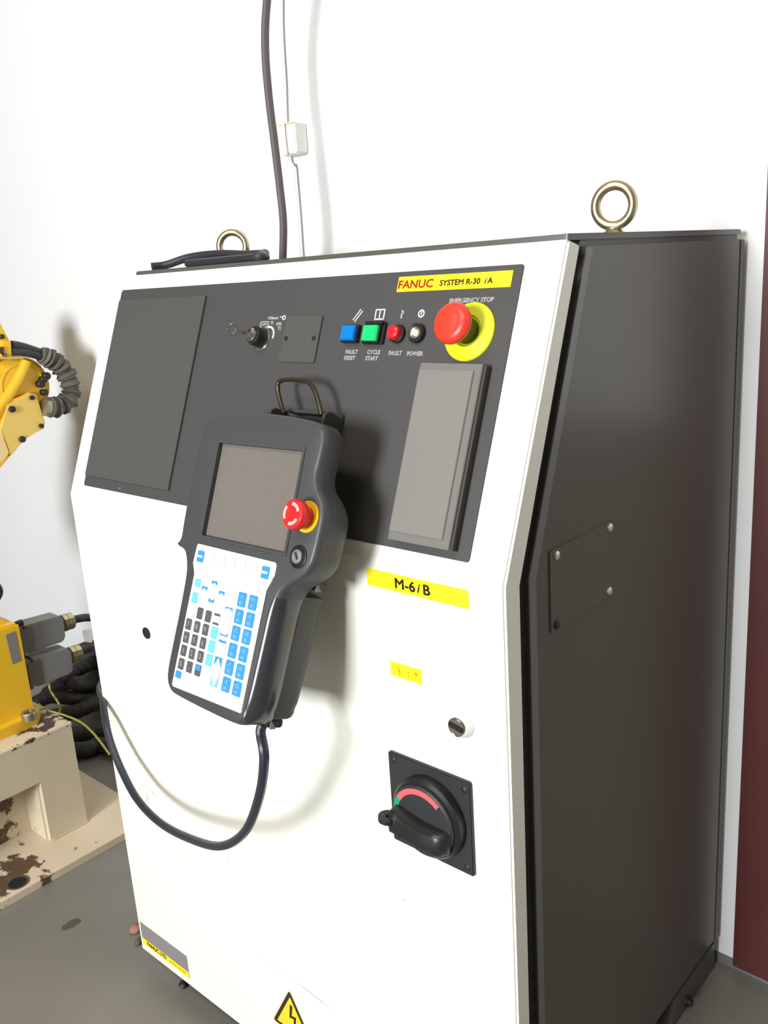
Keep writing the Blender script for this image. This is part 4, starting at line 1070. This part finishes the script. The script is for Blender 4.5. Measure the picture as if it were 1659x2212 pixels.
hose([(-0.9432, 0.2963, 0.0300), (-0.9026, 0.3466, 0.0400), (-0.8603, 0.3831, 0.0500), (-0.8420, 0.4340, 0.0600), (-0.8646, 0.5055, 0.0300)], 'black hose bending low behind the pedestal top')
hose([(-1.0239, 0.3813, 0.0500), (-0.9625, 0.4081, 0.0900), (-0.8906, 0.4224, 0.1000), (-0.9192, 0.4948, 0.0600)], 'black hose just below the lower grey plug')
hose([(-0.9437, 0.3878, 0.1100), (-0.9439, 0.4363, 0.1200), (-0.9498, 0.4880, 0.1200), (-1.0028, 0.5713, 0.0800)], 'uppermost black hose arching behind the lower grey plug')
bm = bmesh.new()
tp = [(-1.2737, 0.5000, 0.0472), (-1.0909, 0.5000, 0.1244), (-0.9834, 0.5000, 0.1737), (-0.8829, 0.5000, 0.1857), (-0.8638, 0.5000, 0.0866), (-1.3050, 0.5000, -0.0486)]
prism(bm, [(p[0], p[2]) for p in tp], 0.0, 0.05, 0.004)
tag(finish('trunking_box', bm, M['trunk'], None, frame((0, 0.55, 0), (1, 0, 0), (0, 0, 1), (0, -1, 0))), 'dark grey cable trunk against the wall behind the grey plugs', 'trunking')
# earth wires
cable_thing('earth_wire', [(-0.5200, 0.1619, 0.3076), (-0.5150, 0.1602, 0.2950), (-0.5100, 0.1650, 0.2786), (-0.5000, 0.1659, 0.2674), (-0.5000, 0.1681, 0.2559), (-0.5000, 0.1625, 0.2477)], 0.0021, M['wire_green'], 'short green and yellow wire hanging from the lower grey plug', n=6)
cable_thing('earth_wire', [(-0.5000, 0.1249, 0.2848), (-0.4900, 0.1333, 0.2707), (-0.4500, 0.1507, 0.2626), (-0.4000, 0.1575, 0.2595), (-0.3400, 0.1478, 0.2605), (-0.3000, 0.1423, 0.2521), (-0.2700, 0.1389, 0.2401)], 0.0021, M['wire_green'], 'long green and yellow wire running from the pedestal top to the cabinet', n=6)
cable_thing('earth_wire', [(-1.0869, 0.5152, 0.0400), (-1.0631, 0.5276, 0.0400), (-1.0429, 0.5376, 0.0400), (-1.0239, 0.5540, 0.0300)], 0.0030, M['wire_green'], 'piece of green and yellow wire between the hoses beside the cabinet edge', n=6)

# floor marks and debris
def blob(c, r, z, seed, m, name, label, cat):
    bm = bmesh.new(); pts = []
    for k in range(18):
        a = 2 * math.pi * k / 18; rr = r * (1 + 0.35 * noise.noise(Vector((math.cos(a) * 2, math.sin(a) * 2, seed))))
        pts.append((rr * math.cos(a), rr * 1.7 * math.sin(a)))
    prism(bm, pts, 0.0, z)
    o = finish(name, bm, m, None, T(c[0], c[1], 0.0)); tag(o, label, cat)
blob((-0.2023, -0.0207, 0.0000), 0.0100, 0.0006, 1.0, M['stain'], 'floor_stain', 'dark oily spot on the grey floor between pedestal plate and cabinet', 'stain')
def lump(c, r, seed, m, name, label, cat):
    bm = bmesh.new(); bmesh.ops.create_icosphere(bm, subdivisions=2, radius=r)
    for v in bm.verts: v.co *= 1 + 0.35 * noise.noise(v.co * 90 + Vector((seed, 0, 0)))
    for v in bm.verts: v.co.z = max(v.co.z * 0.7 + r * 0.5, 0.0)
    o = finish(name, bm, m, None, T(c[0], c[1], 0.0)); tag(o, label, cat)
lump((-0.0923, 0.0424, 0.0050), 0.011, 1.0, M['debris'], 'brick_chip', 'pinkish chip on the floor by the lower left cabinet corner', 'debris')
lump((-0.0629, 0.0283, 0.0030), 0.008, 2.0, M['stain'], 'dirt_lump', 'dark crumb beside the pinkish chip under the cabinet corner', 'debris')
lump((0.0805, 0.0187, 0.0030), 0.0075, 3.0, M['screw_dark'], 'loose_nut', 'dark nut on the floor under the cabinet door edge', 'nut')
